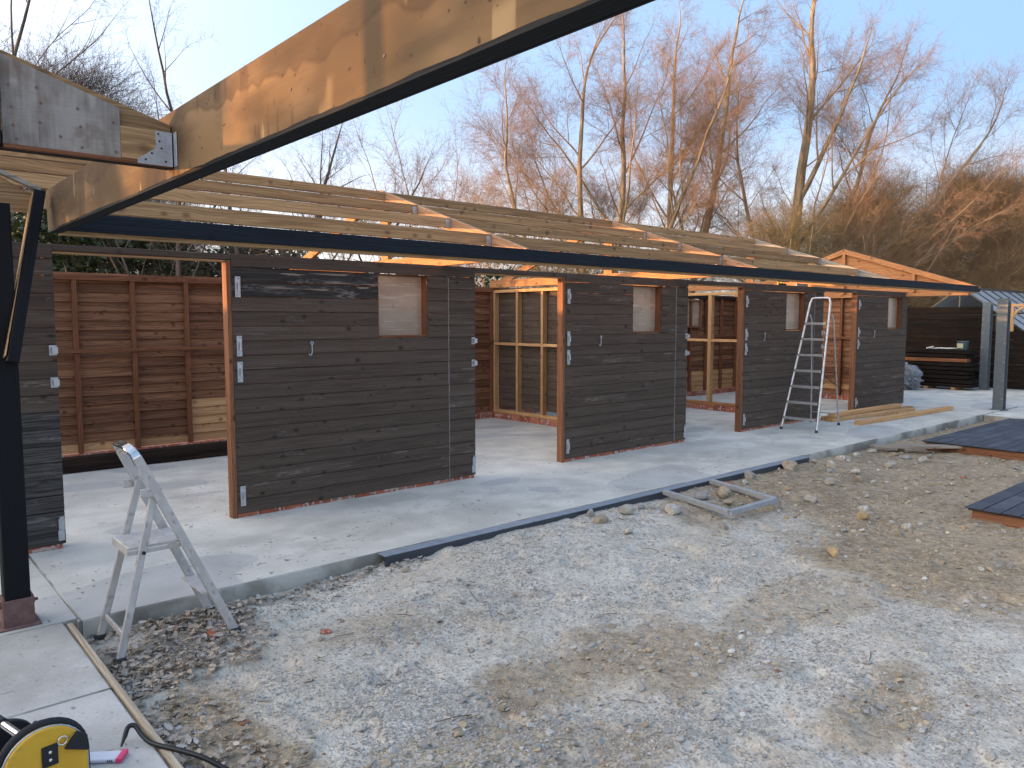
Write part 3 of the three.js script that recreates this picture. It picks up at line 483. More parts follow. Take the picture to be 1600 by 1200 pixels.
{ // gable end
  const x = X_END, rnd = rng(1301), t = thing('gable_end_wall', 'orange-brown boarded gable end wall with its triangular top standing clear of the roof', 'gable wall', [x, 0, -8]);
  const h = 0.112;
  for (let y = 0.1; y < 2.1; y += h) { const g = prism([[0, 0.012], [0, -0.006], [h + 0.006, -0.018], [h + 0.006, -0.006]], 3.5, rnd() * 9, rnd() * 3).rotateY(-Math.PI / 2).translate(x, y, -9.77); g.scale(1, 1, 1); part(t, 'board', g, y < 0.3 && y > 0.15 ? M.pine[1] : M.brown[y > 0.9 ? 2 : 1 + ((rnd() * 2) | 0)]); }
  for (let y = 2.125; y < 2.98; y += h) { const zf = yy => Math.min(EAVE[1] - 0.06, EAVE[1] - (yy + 0.015 - EAVE[0]) / SL), a = zf(y), b = zf(Math.min(y + h - 0.003, RIDGE[0] - 0.02)), m = 2 * RIDGE[1]; const yt = Math.min(y + h - 0.003, RIDGE[0] - 0.02); const g = extrude(poly([[m - a, y], [a, y], [b, yt], [m - b, yt]]), 0.014, 0.0015).rotateY(-Math.PI / 2).translate(x + (rnd() - 0.5) * 0.004, 0, 0); part(t, 'gable_board', g, M.orangeWood); }
  for (const z of [-9.75, -9.0, -8.25, -7.4, -6.75, -6.33]) part(t, 'stud', bx(x - 0.085, x - 0.02, 0.1, 2.06, z, z + 0.048), M.brownStud);
  for (const [z, y1] of [[-8.1, 2.76], [-7.395, 2.98], [-6.05, 2.55]]) part(t, 'gable_stud', bx(x - 0.085, x - 0.02, 2.14, y1, z, z + 0.06), M.orangeWood);
  part(t, 'middle_rail', bx(x - 0.105, x - 0.086, 1.24, 1.285, -9.75, -6.28), M.brownStud); part(t, 'top_rail', bx(x - 0.11, x - 0.015, 2.062, 2.122, -9.78, -5.05), M.orangeWood);
  part(t, 'rafter', slopeBar(x - 0.03, RIDGE[1] + 0.002, EAVE[1] + 0.02, 0.10, 0.1), M.orangeWood); part(t, 'rafter', slopeBar(x - 0.03, -9.86, RIDGE[1] - 0.002, 0.10, 0.1), M.orangeWood);
  for (let z = -9.75; z < -6.4; z += 0.225) part(t, 'brick', bx(x - 0.06, x + 0.03, 0, 0.094, z, z + 0.215, 0.004), M.brick[(rnd() * 4) | 0]);
}
// clamp and offcut left on the head rail
{
  const t = thing('bar_clamp', 'small yellow and black bar clamp resting on the black head rail', 'clamp', [10.8, 2.145, Z_FRONT - 0.03]);
  part(t, 'clamp_bar', bx(10.70, 11.05, 2.20, 2.222, Z_FRONT - 0.04, Z_FRONT - 0.03, 0.002).rotateZ(0.0), M.plasticBlack);
  const cy = new THREE.MeshStandardMaterial({ color: new THREE.Color().setRGB(0.75, 0.55, 0.04), roughness: 0.5 }); for (const q of [10.76, 10.86]) part(t, 'jaw', bx(q, q + 0.04, 2.145, 2.245, Z_FRONT - 0.055, Z_FRONT - 0.041, 0.006), cy);
  part(t, 'grip', tubeG([V(10.78, 2.165, Z_FRONT - 0.04), V(10.9, 2.16, Z_FRONT + 0.01)], 0.014, 8), M.plasticBlack);
  const g = bx(11.28, 11.62, 2.145, 2.19, Z_FRONT - 0.08, Z_FRONT - 0.02, 0.004); solo('timber_offcut', 'short grey timber offcut lying on the black head rail behind the stepladder', 'timber', g, M.weathered);
}

// ---------------------------------------------------------------- wing over the camera: beam, truss, post
{
  const X0 = 0.905, X1 = 0.953, Y0 = 2.106, Y1 = 2.342, za = -4.985, zb = 1.6;
  const t = thing('eaves_beam', 'big stained timber beam crossing overhead with a black painted underside', 'beam', [X0, Y0, za]);
  const g = bx(X0, X1, Y0 + 0.006, Y1, za, zb, 0.004), p = g.attributes.position, u = g.attributes.uv;
  for (let i = 0; i < p.count; i++) u.setXY(i, (p.getZ(i) - za) / 6, (p.getY(i) - Y0) / 0.24);
  part(t, 'timber', g, M.beamFace);
  part(t, 'painted_underside', bx(X0 - 0.001, X1 + 0.002, Y0, Y0 + 0.0055, za, zb, 0.001), M.blackPaint);
  part(t, 'painted_outer_board', bx(X1 + 0.001, X1 + 0.012, Y0 - 0.001, Y1 - 0.02, za, zb, 0.002), M.blackPaint);
  // black paint lapping the lower arris in an uneven line
  const s = new THREE.Shape(), rnd = rng(1402); s.moveTo(0, 0); s.lineTo(6.5, 0); for (let i = 130; i >= 0; i--) s.lineTo(i / 20, 0.005 + 0.007 * fbm(i * 0.13, 0.5, 0, 0, 1403, 3) + 0.004 * rnd()); s.closePath();
  part(t, 'paint_lap', extrude(s, 0.0012).rotateY(-Math.PI / 2).translate(X0 - 0.0006, Y0 + 0.001, za), M.blackPaint);
  for (const [z, y] of [[-4.2, 2.2], [-3.4, 2.28], [-2.55, 2.17], [-2.5, 2.30], [-1.9, 2.21], [-1.45, 2.18], [-1.4, 2.29], [-1.1, 2.2], [-0.9, 2.27]]) part(t, 'nail_head', new THREE.CylinderGeometry(0.004, 0.004, 0.003, 8).rotateZ(Math.PI / 2).translate(X0 - 0.0005, y, z), M.shoe);
}
function wingTruss(z, label, gusset) {
  const t = thing('wing_truss', label, 'truss', [-1.6, 2.15, z], 'trusses of the near wing');
  const top = x => 2.262 + (0.86 - x) * 0.30;
  part(t, 'bottom_chord', bx(-4.1, 0.90, 2.146, 2.20, z - 0.05, z - 0.002, 0.003), M.darkBoard);
  part(t, 'bottom_chord_face', bx(0.405, 0.896, 2.146, 2.158, z - 0.0015, z + 0.018, 0.002), M.brownStud);
  const s = poly([[0.9, 2.16], [0.9, top(0.9)], [-1.6, top(-1.6)], [-1.6, top(-1.6) - 0.14], [0.55, 2.2], [0.55, 2.16]]);
  part(t, 'rafter', extrude(s, 0.046, 0.001).translate(0, 0.042, z - 0.048), M.treated[1]);
  const s2 = poly([[-1.605, top(-1.6)], [-4.1, top(0.9)], [-4.1, top(0.9) - 0.1], [-1.605, top(-1.6) - 0.14]]);
  part(t, 'rafter', extrude(s2, 0.046, 0.001).translate(0, 0.042, z - 0.048), M.treated[1]);
  part(t, 'king_post', bx(-1.64, -1.56, 2.2, 2.86, z - 0.09, z - 0.0525, 0.003), M.treated[0]);
  if (gusset) {
    const q = poly([[0.405, 2.1585], [0.405, top(0.405) + 0.026], [0.735, top(0.735) + 0.02], [0.735, 2.1585]]), g = extrude(q, 0.012, 0.0008).translate(0, 0, z + 0.001); part(t, 'plywood_gusset', g, M.ply, 'weathered grey plywood gusset with nail heads');
    const left = poly([[0.40, 2.16], [0.40, top(0.40) + 0.03], [0.12, top(0.12) + 0.03], [0.12, 2.16]]); part(t, 'chord_end_block', extrude(left, 0.02, 0.001).translate(-0.002, 0, z + 0.001), M.darkBoard);
    const pos = [[0.425, 2.335], [0.43, 2.27], [0.432, 2.215], [0.44, 2.175], [0.50, 2.34], [0.51, 2.295], [0.505, 2.235], [0.612, 2.295], [0.618, 2.24], [0.62, 2.175], [0.715, 2.27], [0.72, 2.175], [0.56, 2.2]]; for (const [x, y] of pos) part(t, 'nail_head', new THREE.CylinderGeometry(0.0042, 0.0042, 0.003, 8).rotateX(Math.PI / 2).translate(x, y, z + 0.0145), M.shoe);
    const hs = poly([[0.785, 2.1475], [0.897, 2.1475], [0.897, 2.262], [0.845, 2.262], [0.845, 2.205], [0.785, 2.16]]), hz = z + 0.0195, hg = part(t, 'joist_hanger', merge([extrude(hs, 0.0022, 0.0004).translate(0, 0, hz), bx(0.9015, 0.9035, 2.1475, 2.262, hz + 0.003, hz + 0.034, 0.0004)]), M.galv, 'galvanised joist hanger');
    part(t, 'packing_block', bx(0.7365, 0.896, 2.159, 2.262, z - 0.0012, z + 0.0185, 0.002), M.treated[2]);
    for (const [x, y] of [[0.853, 2.252], [0.856, 2.228], [0.862, 2.205], [0.83, 2.185], [0.81, 2.162], [0.875, 2.162]]) part(hg, 'nail_head', new THREE.CylinderGeometry(0.0034, 0.0034, 0.002, 8).rotateX(Math.PI / 2).translate(x, y, hz + 0.0034), M.plasticBlack);
  }
  return t;
}
wingTruss(-2.835, 'near truss with a grey nailed plywood gusset hung on the big stained beam', true);
{
  const t = thing('corner_post', 'thick black timber post on a rusty brown steel shoe at the path edge', 'post', [0.632, 0, -4.76]);
  part(t, 'post', bx(0.572, 0.69, 0.10, 2.215, -4.815, -4.70, 0.006), M.blackPaint);
  const shoe = part(t, 'steel_shoe', merge([bx(0.560, 0.572, 0.008, 0.155, -4.815, -4.70, 0.002), bx(0.6905, 0.7025, 0.008, 0.155, -4.815, -4.70, 0.002), bx(0.560, 0.7025, 0.008, 0.148, -4.6995, -4.688, 0.002), bx(0.573, 0.69, 0.008, 0.10, -4.815, -4.70, 0.002), bx(0.535, 0.728, 0.001, 0.009, -4.84, -4.655, 0.002)]), M.shoe);
  part(shoe, 'bolt', merge([tubeG([V(0.535, 0.115, -4.75), V(0.728, 0.115, -4.75)], 0.008, 8), new THREE.CylinderGeometry(0.015, 0.015, 0.01, 6).rotateZ(Math.PI / 2).translate(0.709, 0.115, -4.75), new THREE.CylinderGeometry(0.02, 0.02, 0.012, 6).rotateZ(Math.PI / 2).translate(0.553, 0.115, -4.75)]), M.shoe);
  const br = part(t, 'knee_brace', bar(V(0.655, 1.40, -4.67), V(0.845, 2.30, -4.86), 0.055, 0.115, 0.004, V(1, 0, 0)), M.blackPaint);
  part(br, 'bare_face', bar(V(0.625, 1.43, -4.672), V(0.8145, 2.29, -4.862), 0.004, 0.10, 0.001, V(1, 0, 0)), M.treated[2], 'bare timber side of the brace');
}
{
  const t = thing('wing_end_rafter', 'sloping end rafter with boards meeting the top of the black corner post', 'rafter', [0.2, 2.3, -4.95]);
  const top = x => 2.335 + (0.86 - x) * 0.42;
  part(t, 'rafter', extrude(poly([[0.86, top(0.86)], [0.86, top(0.86) - 0.02], [-1.5, top(-1.5) - 0.02], [-1.5, top(-1.5)]]), 0.06, 0.001).translate(0, 0, -4.93), M.weathered);
  for (let k = 0; k < 6; k++) { const y0 = 2.2 + k * 0.1, xe = Math.min(0.82, 0.86 - (y0 + 0.1 - 2.335 + 0.025) / 0.42); part(t, 'board', extrude(poly([[-1.5, y0], [Math.min(0.82, 0.86 - (y0 - 2.335 + 0.025) / 0.42), y0], [xe, y0 + 0.097], [-1.5, y0 + 0.097]]), 0.016, 0.001).translate(0, 0, -4.918), M.treated[k % 3]); }
}

// ---------------------------------------------------------------- ladders
{ // tall stepladder
  const t = thing('stepladder', 'tall seven-tread aluminium stepladder standing open on the concrete slab', 'stepladder', [11, 0, -5.65]);
  const topX = 10.99, topY = 1.90, f = 1.0;
  const L = s => V(10.50 + (topX - 10.50) * s, 0.02 + (topY - 0.02) * s, lerp(-5.925, -5.785, s)), Rr = s => V(10.50 + (topX - 10.50) * s, 0.02 + (topY - 0.02) * s, lerp(-5.375, -5.475, s));
  const hoop = []; for (let i = 0; i <= 12; i++) hoop.push(L(i / 13)); hoop.push(L(0.985)); hoop.push(V(topX + 0.01, topY + 0.035, -5.765), V(topX + 0.012, topY + 0.045, -5.73), V(topX + 0.012, topY + 0.045, -5.53), V(topX + 0.01, topY + 0.035, -5.495)); hoop.push(Rr(0.985)); for (let i = 12; i >= 0; i--) hoop.push(Rr(i / 13));
  part(t, 'front_rail', tubeG(hoop, 0.0165, 10), M.alu);
  for (let k = 0; k < 7; k++) { const s = 0.088 + k * 0.1235, a = L(s), b = Rr(s); const tr = part(t, 'tread', merge([bx(a.x - 0.03, a.x + 0.055, a.y - 0.006, a.y + 0.003, a.z + 0.012, b.z - 0.012, 0.001), bx(a.x - 0.034, a.x - 0.03, a.y - 0.028, a.y + 0.003, a.z + 0.012, b.z - 0.012, 0.001)]), M.alu); for (const z of [a.z + 0.004, b.z - 0.0115]) part(tr, 'tread_bracket', bx(a.x - 0.036, a.x + 0.04, a.y - 0.02, a.y + 0.006, z, z + 0.0075, 0.001), M.rubber); }
  for (const [z0, z1] of [[-6.01, -5.80], [-5.56, -5.46]]) { part(t, 'rear_leg', tubeG([V(11.55, 0.02, z0), V(11.07, 1.62, z1), V(11.02, 1.70, z1)], 0.012, 8), M.alu); }
  part(t, 'rear_brace', tubeG([V(11.50, 0.18, -5.985), V(11.50, 0.18, -5.57)], 0.008, 8), M.alu);
  for (const [a, b] of [[L(0.44), V(11.36, 0.62, -5.93)], [Rr(0.44), V(11.36, 0.62, -5.52)]]) part(t, 'stay', tubeG([a, b], 0.007, 6), M.rubber);
  for (const p of [L(0), Rr(0), V(11.553, 0.02, -6.01), V(11.553, 0.02, -5.56)]) part(t, 'foot', new THREE.CylinderGeometry(0.02, 0.022, 0.036, 10).translate(p.x, 0.02, p.z), M.rubber);
}
{ // small platform steps on the yard
  const t = thing('platform_steps', 'short paint-spattered aluminium platform steps standing in the dry leaves', 'stepladder', [1.25, -0.1, -4.28]);
  const zL = -4.475, zR = -4.085, yG = -0.085;
  const F = (s, z) => V(lerp(1.545, 1.075, s), lerp(yG, 0.965, s), lerp(z, z < -4.28 ? -4.43 : -4.13, s));
  for (const z of [zL, zR]) part(t, 'front_rail', bar(F(0, z), F(0.965, z), 0.046, 0.02, 0.004, V(1, 0.4, 0)), M.aluDirty);
  const hp = smoothPath([F(0.93, zR), F(0.975, zR).add(V(-0.003, 0.004, -0.008)), V(1.065, 0.975, -4.18), V(1.065, 0.978, -4.28), V(1.065, 0.975, -4.38), F(0.975, zL).add(V(-0.003, 0.004, 0.008)), F(0.93, zL)], 24);
  const hg = []; for (let i = 0; i < hp.length - 1; i++) hg.push(bar(hp[i], hp[i + 1].clone().add(hp[i + 1].clone().sub(hp[i]).multiplyScalar(0.15)), 0.044, 0.018, 0.004, V(1, 0.4, 0))); part(t, 'hoop_handle', merge(hg), M.chrome, 'shiny worn metal hoop handle');
  const B = (s, z) => V(lerp(0.962, 1.175, s), lerp(yG, 0.755, s), lerp(z, z < -4.28 ? -4.42 : -4.14, s));
  for (const z of [zL, zR]) { part(t, 'rear_leg', bar(B(0, z), B(1, z), 0.038, 0.018, 0.004, V(1, -0.2, 0)), M.aluDirty); }
  part(t, 'rear_brace', bar(B(0.14, zL), B(0.14, zR), 0.03, 0.012, 0.002), M.aluDirty);
  part(t, 'platform', merge([bx(1.035, 1.315, 0.456, 0.470, -4.425, -4.135, 0.004), bx(1.31, 1.322, 0.428, 0.470, -4.425, -4.135, 0.002), bx(1.03, 1.0345, 0.425, 0.468, -4.425, -4.135, 0.002), bx(1.036, 1.309, 0.43, 0.4515, -4.138, -4.132, 0.001)]), M.aluDirty);
  const tr = F(0.235, zL), tr2 = F(0.235, zR); part(t, 'tread', merge([bx(tr.x - 0.05, tr.x + 0.04, tr.y - 0.01, tr.y, tr.z + 0.013, tr2.z - 0.013, 0.002), bx(tr.x + 0.0405, tr.x + 0.046, tr.y - 0.04, tr.y, tr.z + 0.013, tr2.z - 0.013, 0.001)]), M.aluDirty);
  for (const s of [-1, 1]) { const z = s < 0 ? -4.44 : -4.12; part(t, 'hinge_bracket', bx(1.10, 1.20, 0.72, 0.765, z - 0.008, z + 0.008, 0.003), M.aluDirty); part(t, 'rivet', new THREE.CylinderGeometry(0.009, 0.009, 0.03, 10).rotateX(Math.PI / 2).translate(1.10, 0.44, z + 0.006), M.plasticBlack); }
  for (const p of [F(0, zL), F(0, zR), B(0, zL), B(0, zR)]) part(t, 'foot', bx(p.x - 0.028, p.x + 0.028, p.y - 0.02, p.y + 0.022, p.z - 0.0155, p.z + 0.0155, 0.006), M.rubber);
}

// ---------------------------------------------------------------- things lying about
{
  const t = thing('edging_channel', 'long dark blue-black steel channel lying against the concrete slab edge', 'channel', [2.75, -0.1, -4.53]);
  const cuts = [2.74, 4.68, 6.62, 8.58]; for (let i = 0; i < 3; i++) { const c = part(t, 'channel_length', bx(cuts[i], cuts[i + 1] - 0.004, -0.13, -0.0065, -4.474, -4.4675, 0.001), M.edgeSteel); part(c, 'top_flange', bx(cuts[i], cuts[i + 1] - 0.004, -0.006, 0.001, -4.562, -4.466, 0.002), M.flange ??= metal(0.30, 0.34, 0.39, 0.5, 0.3, 527), 'dusty grey top flange'); }
}
{
  const t = thing('metal_frame', 'rectangular grey metal frame lying on the stones against the steel channel', 'frame', [6.4, -0.1, -4.2]);
  const q = [V(5.80, -0.004, -4.45), V(5.61, -0.014, -3.62), V(6.33, -0.012, -3.61), V(6.53, 0.0, -4.43)];
  for (let i = 0; i < 4; i++) { if (i === 3) continue; const a = q[i], b = q[(i + 1) % 4]; part(t, 'frame_bar', bar(a, b, 0.045, 0.05, 0.003), M.galvDull ??= metal(0.40, 0.42, 0.43, 0.6, 0.4, 521)); }
}
[[11.75, 15.02, -5.36, -5.18, 0.002, 0.072, 0.10, 2, 'thick timber length lying alone nearest the slab edge'], [11.82, 14.3, -5.84, -5.56, 0.002, 0.062, 0.12, 0, 'timber length lying on the slab with its end under the stepladder'], [11.9, 14.6, -5.98, -5.70, 0.002, 0.062, 0.10, 1, 'timber length lying on the slab along the gable end panel'], [11.9, 14.25, -5.86, -5.78, 0.066, 0.125, 0.11, 2, 'timber length stacked on top of two others before the gable end panel']].forEach(([x0, x1, z0, z1, y0, y1, w, k, label]) =>
  solo('timber_length', label, 'timber', bar(V(x0, (y0 + y1) / 2, z0), V(x1, (y0 + y1) / 2, z1), y1 - y0, w, 0.003), M.pine[k], 'loose timber lengths on the slab'));
solo('weathered_plank', 'grey weathered plank with a split end lying between the slab edge and the shingled panel', 'plank', bar(V(10.18, -0.045, -4.44), V(10.98, -0.035, -3.66), 0.035, 0.16, 0.004), M.weathered);
{ // shingled roof panels
  const mat = [[0.050, 0.056, 0.070], [0.066, 0.073, 0.090], [0.040, 0.045, 0.057]].map((c, i) => { const t = tex(256, 256, (u, v) => { const k = 0.6 + 0.8 * vn(u * 120, v * 120, 120, 120, 1501 + i) * (0.6 + 0.8 * fbm(u * 4, v * 4, 4, 4, 1511 + i, 3)); return [c[0] * k, c[1] * k, c[2] * k]; }); t.repeat.set(2, 2); return new THREE.MeshStandardMaterial({ map: t, roughness: 0.75, bumpMap: t, bumpScale: 0.004 }); });
  for (const [name, label, x0, x1, z0, z1, y] of [['roof_panel', 'large dark shingled roof panel on a brown timber frame beside the slab corner', 10.90, 14.5, -4.1, -1.9, 0.0], ['roof_panel', 'dark shingled roof panel lying alone on the brown soil away from the slab', 7.28, 10.2, -2.36, -0.4, 0.0]]) {
    const t = thing(name, label, 'roof panel', [x0, -0.1, z1], 'dark shingled roof panels lying in the yard'), rnd = rng(1520 + x0 * 7);
    part(t, 'deck', bx(x0 + 0.02, x1 - 0.02, y - 0.022, y - 0.0105, z0 + 0.02, z1 - 0.02, 0.002), M.plasticBlack);
    for (const [a, b, c, d] of [[x0 + 0.03, x0 + 0.08, z0 + 0.05, z1 - 0.05], [x1 - 0.11, x1 - 0.06, z0 + 0.05, z1 - 0.05], [x0 + 0.112, x1 - 0.112, z0 + 0.05, z0 + 0.1], [x0 + 0.112, x1 - 0.112, z1 - 0.1, z1 - 0.05]]) part(t, 'frame_timber', bx(a, b, -0.118, y - 0.0225, c, d, 0.003), M.jamb);
    let r = 0; for (let z = z0; z < z1 - 0.05; z += 0.142, r++) for (let x = x0 - (r % 2) * 0.165; x < x1; x += 0.33) { const a = Math.max(x, x0 - 0.01), b = Math.min(x + 0.324, x1); if (b - a < 0.03) continue; const g = bx(a, b, -0.004, 0.004, 0, 0.131 + rnd() * 0.004, 0.002).rotateX((rnd() - 0.5) * 0.02).translate(0, y - 0.003 + rnd() * 0.002, z); part(t, 'shingle', g, mat[(rnd() * 3) | 0]); }
  }
}
{ // tool bag
  const t = thing('tool_bag', 'yellow and black open tool bag with a tubular steel handle on the concrete path', 'tool bag', [0.36, 0, -2.86]);
  const yel = (() => { const q = tex(256, 256, (u, v) => { let c = mixc([0.60, 0.33, 0.022], [0.70, 0.41, 0.03], fbm(u * 5, v * 5, 5, 5, 1601, 4)); return mixc(c, [0.30, 0.19, 0.05], sm(0.64, 0.75, fbm(u * 8, v * 8, 8, 8, 1605, 4)) * 0.5); }); q.repeat.set(3, 3); return new THREE.MeshStandardMaterial({ map: q, roughness: 0.7, bumpMap: bConc, bumpScale: 0.001 }); })();
  const blk = new THREE.MeshStandardMaterial({ color: new THREE.Color().setRGB(0.014, 0.014, 0.017), roughness: 0.75 });
  const arch = (w, h, r = 0.17) => { const s = new THREE.Shape(); s.moveTo(-w, 0); s.lineTo(-w, h - r); s.bezierCurveTo(-w, h - r * 0.35, -w * 0.55, h, 0, h); s.bezierCurveTo(w * 0.6, h, w, h - r * 0.4, w, h - r * 0.9); s.lineTo(w, 0); s.closePath(); return s; };
  const put = g => g.rotateY(0.16).translate(0.42, 0.0, -2.80);
  const L = 0.46;
  part(t, 'end_panel', put(extrude(arch(0.122, 0.30, 0.15), 0.018, 0.006, 20)), yel, 'yellow fabric end panel');
  const rim = []; for (let i = 0; i <= 40; i++) { const p = arch(0.132, 0.311, 0.155).getPoint(i / 40); rim.push(V(p.x, Math.max(0.006, p.y), -0.012)); }
  part(t, 'black_piping', put(tubeG(rim, 0.014, 8)), blk); part(t, 'edge_piping', put(tubeG(rim.map(p => V(p.x * 0.985, p.y * 0.985, 0.012)), 0.0035, 6)), M.galv);
  part(t, 'far_panel', put(extrude(arch(0.12, 0.16, 0.1), 0.02, 0.004, 16).translate(0, 0, -L)), blk);
  for (const s of [-1, 1]) part(t, 'side_wall', put(bx(s * 0.117 - 0.008, s * 0.117 + 0.008, 0.002, 0.13, -L + 0.03, -0.03, 0.004)), blk);
  part(t, 'base', put(bx(-0.108, 0.108, 0.002, 0.02, -L + 0.03, -0.03, 0.004)), blk);
  const h = part(t, 'handle', tubeG([V(0.368, 0.285, -2.815), V(0.325, 0.292, -2.97)], 0.0125, 12), M.chrome); part(h, 'handle_grip', tubeG([V(0.333, 0.291, -2.94), V(0.245, 0.298, -3.24)], 0.018, 12), M.rubber);
  const tab = part(t, 'rivet_tab', put(bx(-0.012, 0.036, 0.18, 0.248, 0.0245, 0.030, 0.002)), blk); for (const y of [0.200, 0.226]) part(tab, 'rivet', put(new THREE.SphereGeometry(0.0058, 10, 6).scale(1, 1, 0.5).translate(0.012, y, 0.0305)), M.chrome);
  part(t, 'carry_ring', put(new THREE.TorusGeometry(0.014, 0.003, 8, 18).translate(0.05, 0.25, 0.03)), M.chrome);
  part(t, 'corner_strap', put(extrude(poly([[0.058, 0.22], [0.095, 0.262], [0.122, 0.24], [0.122, 0.19]]), 0.010, 0.002).translate(0, 0, 0.026)), blk);
}
{
  const t = thing('packet', 'clear plastic packet with a pink end label lying on the path beside the tool bag', 'packet', [0.64, 0.0, -3.03]);
  const clear = new THREE.MeshPhysicalMaterial({ color: new THREE.Color().setRGB(0.80, 0.82, 0.90), roughness: 0.3, transmission: 0.3, thickness: 0 });
  const put = g => g.rotateY(-0.62 + Math.PI / 2).translate(0.655, 0, -3.035);
  part(t, 'sleeve', put(bx(-0.030, 0.030, 0.002, 0.016, -0.14, 0.045, 0.003)), clear);
  part(t, 'end_label', put(bx(-0.033, 0.033, 0.001, 0.018, 0.0455, 0.066, 0.002)), new THREE.MeshStandardMaterial({ color: new THREE.Color().setRGB(0.72, 0.06, 0.16), roughness: 0.45 }));
  part(t, 'print_bars', put(merge([0, 1, 2].map(i => bx(-0.0315, -0.0302, 0.005, 0.013, 0.015 + i * 0.007, 0.0195 + i * 0.007, 0.0003)))), new THREE.MeshStandardMaterial({ color: new THREE.Color().setRGB(0.03, 0.04, 0.12), roughness: 0.5 }));
}
{
  const t = thing('spirit_level', 'bright yellow plastic tool end with a black tip beside the tool bag', 'tool', [0.58, 0, -2.93]);
  const put = g => g.rotateY(0.5).translate(0.585, 0, -2.86);
  part(t, 'body', put(bx(-0.12, 0.012, 0.002, 0.035, -0.022, 0.022, 0.005)), new THREE.MeshStandardMaterial({ color: new THREE.Color().setRGB(0.75, 0.72, 0.02), roughness: 0.45 })); part(t, 'tip', put(bx(0.0125, 0.028, 0.002, 0.037, -0.024, 0.024, 0.005)), M.plasticBlack);
}
{
  const pts = smoothPath([V(0.712, 0.02, -3.055), V(0.735, 0.028, -3.10), V(0.758, 0.05, -3.128), V(0.775, 0.052, -3.12), V(0.788, 0.03, -3.075), V(0.805, 0.014, -3.02), V(0.87, 0.012, -2.90), V(0.93, 0.005, -2.79), V(0.985, -0.025, -2.70), V(1.03, -0.045, -2.62)], 40);
  solo('crowbar', 'black steel crowbar with a hooked claw lying across the edging board', 'crowbar', tubeG(pts, pts.map((p, i) => i < 5 ? 0.004 + i * 0.001 : 0.0095), 6), new THREE.MeshStandardMaterial({ color: new THREE.Color().setRGB(0.02, 0.022, 0.025), roughness: 0.4, metalness: 0.4 }));
}

// ---------------------------------------------------------------- far right: posts, fence, stack, greenhouse
function hPost(x, z, h, label) {
  const t = thing('steel_post', label, 'post', [x, 0, z], 'grey steel posts'), w = 0.085;
  part(t, 'web', bx(x - w + 0.008, x + w - 0.008, 0.012, h, z - 0.004, z + 0.004, 0.001), M.steelGrey);
  part(t, 'flange', bx(x - w, x - w + 0.0075, 0.012, h, z - w, z + w, 0.001), M.steelGrey); part(t, 'flange', bx(x + w - 0.0075, x + w, 0.012, h, z - w, z + w, 0.001), M.steelGrey);
  part(t, 'base_plate', bx(x - 0.12, x + 0.12, -0.012, 0.0115, z - 0.12, z + 0.12, 0.002), M.steelGrey);
}
hPost(15.76, -4.63, 2.005, 'grey steel column standing on the slab corner by the shingled panel'); hPost(20.05, -6.22, 2.03, 'second grey steel column standing against the dark board fence');
{
  const rnd = rng(1701), t = thing('board_fence', 'dark brown horizontal board fence behind the timber stack', 'fence', [20.45, 0, -8]);
  for (let y = 0.02, r = 0; y < 1.9; y += 0.192, r++) for (const [a, b] of [[-11.6, -8.3], [-8.29, -6.36]]) part(t, 'board', bx(20.42 + rnd() * 0.008, 20.46, y, y + 0.186, a, b, 0.004), M.pitch);
  for (let y = 0.02; y < 1.25; y += 0.192) part(t, 'board', bx(20.42 + rnd() * 0.008, 20.46, y, y + 0.186, -6.35, -2.6, 0.004), M.pitch);
  for (const z of [-11.5, -9.9, -8.3, -6.4, -4.4, -2.7]) part(t, 'fence_post', bx(20.4605, 20.55, 0, z < -6 ? 1.9 : 1.3, z, z + 0.09, 0.004), M.pitch);
}
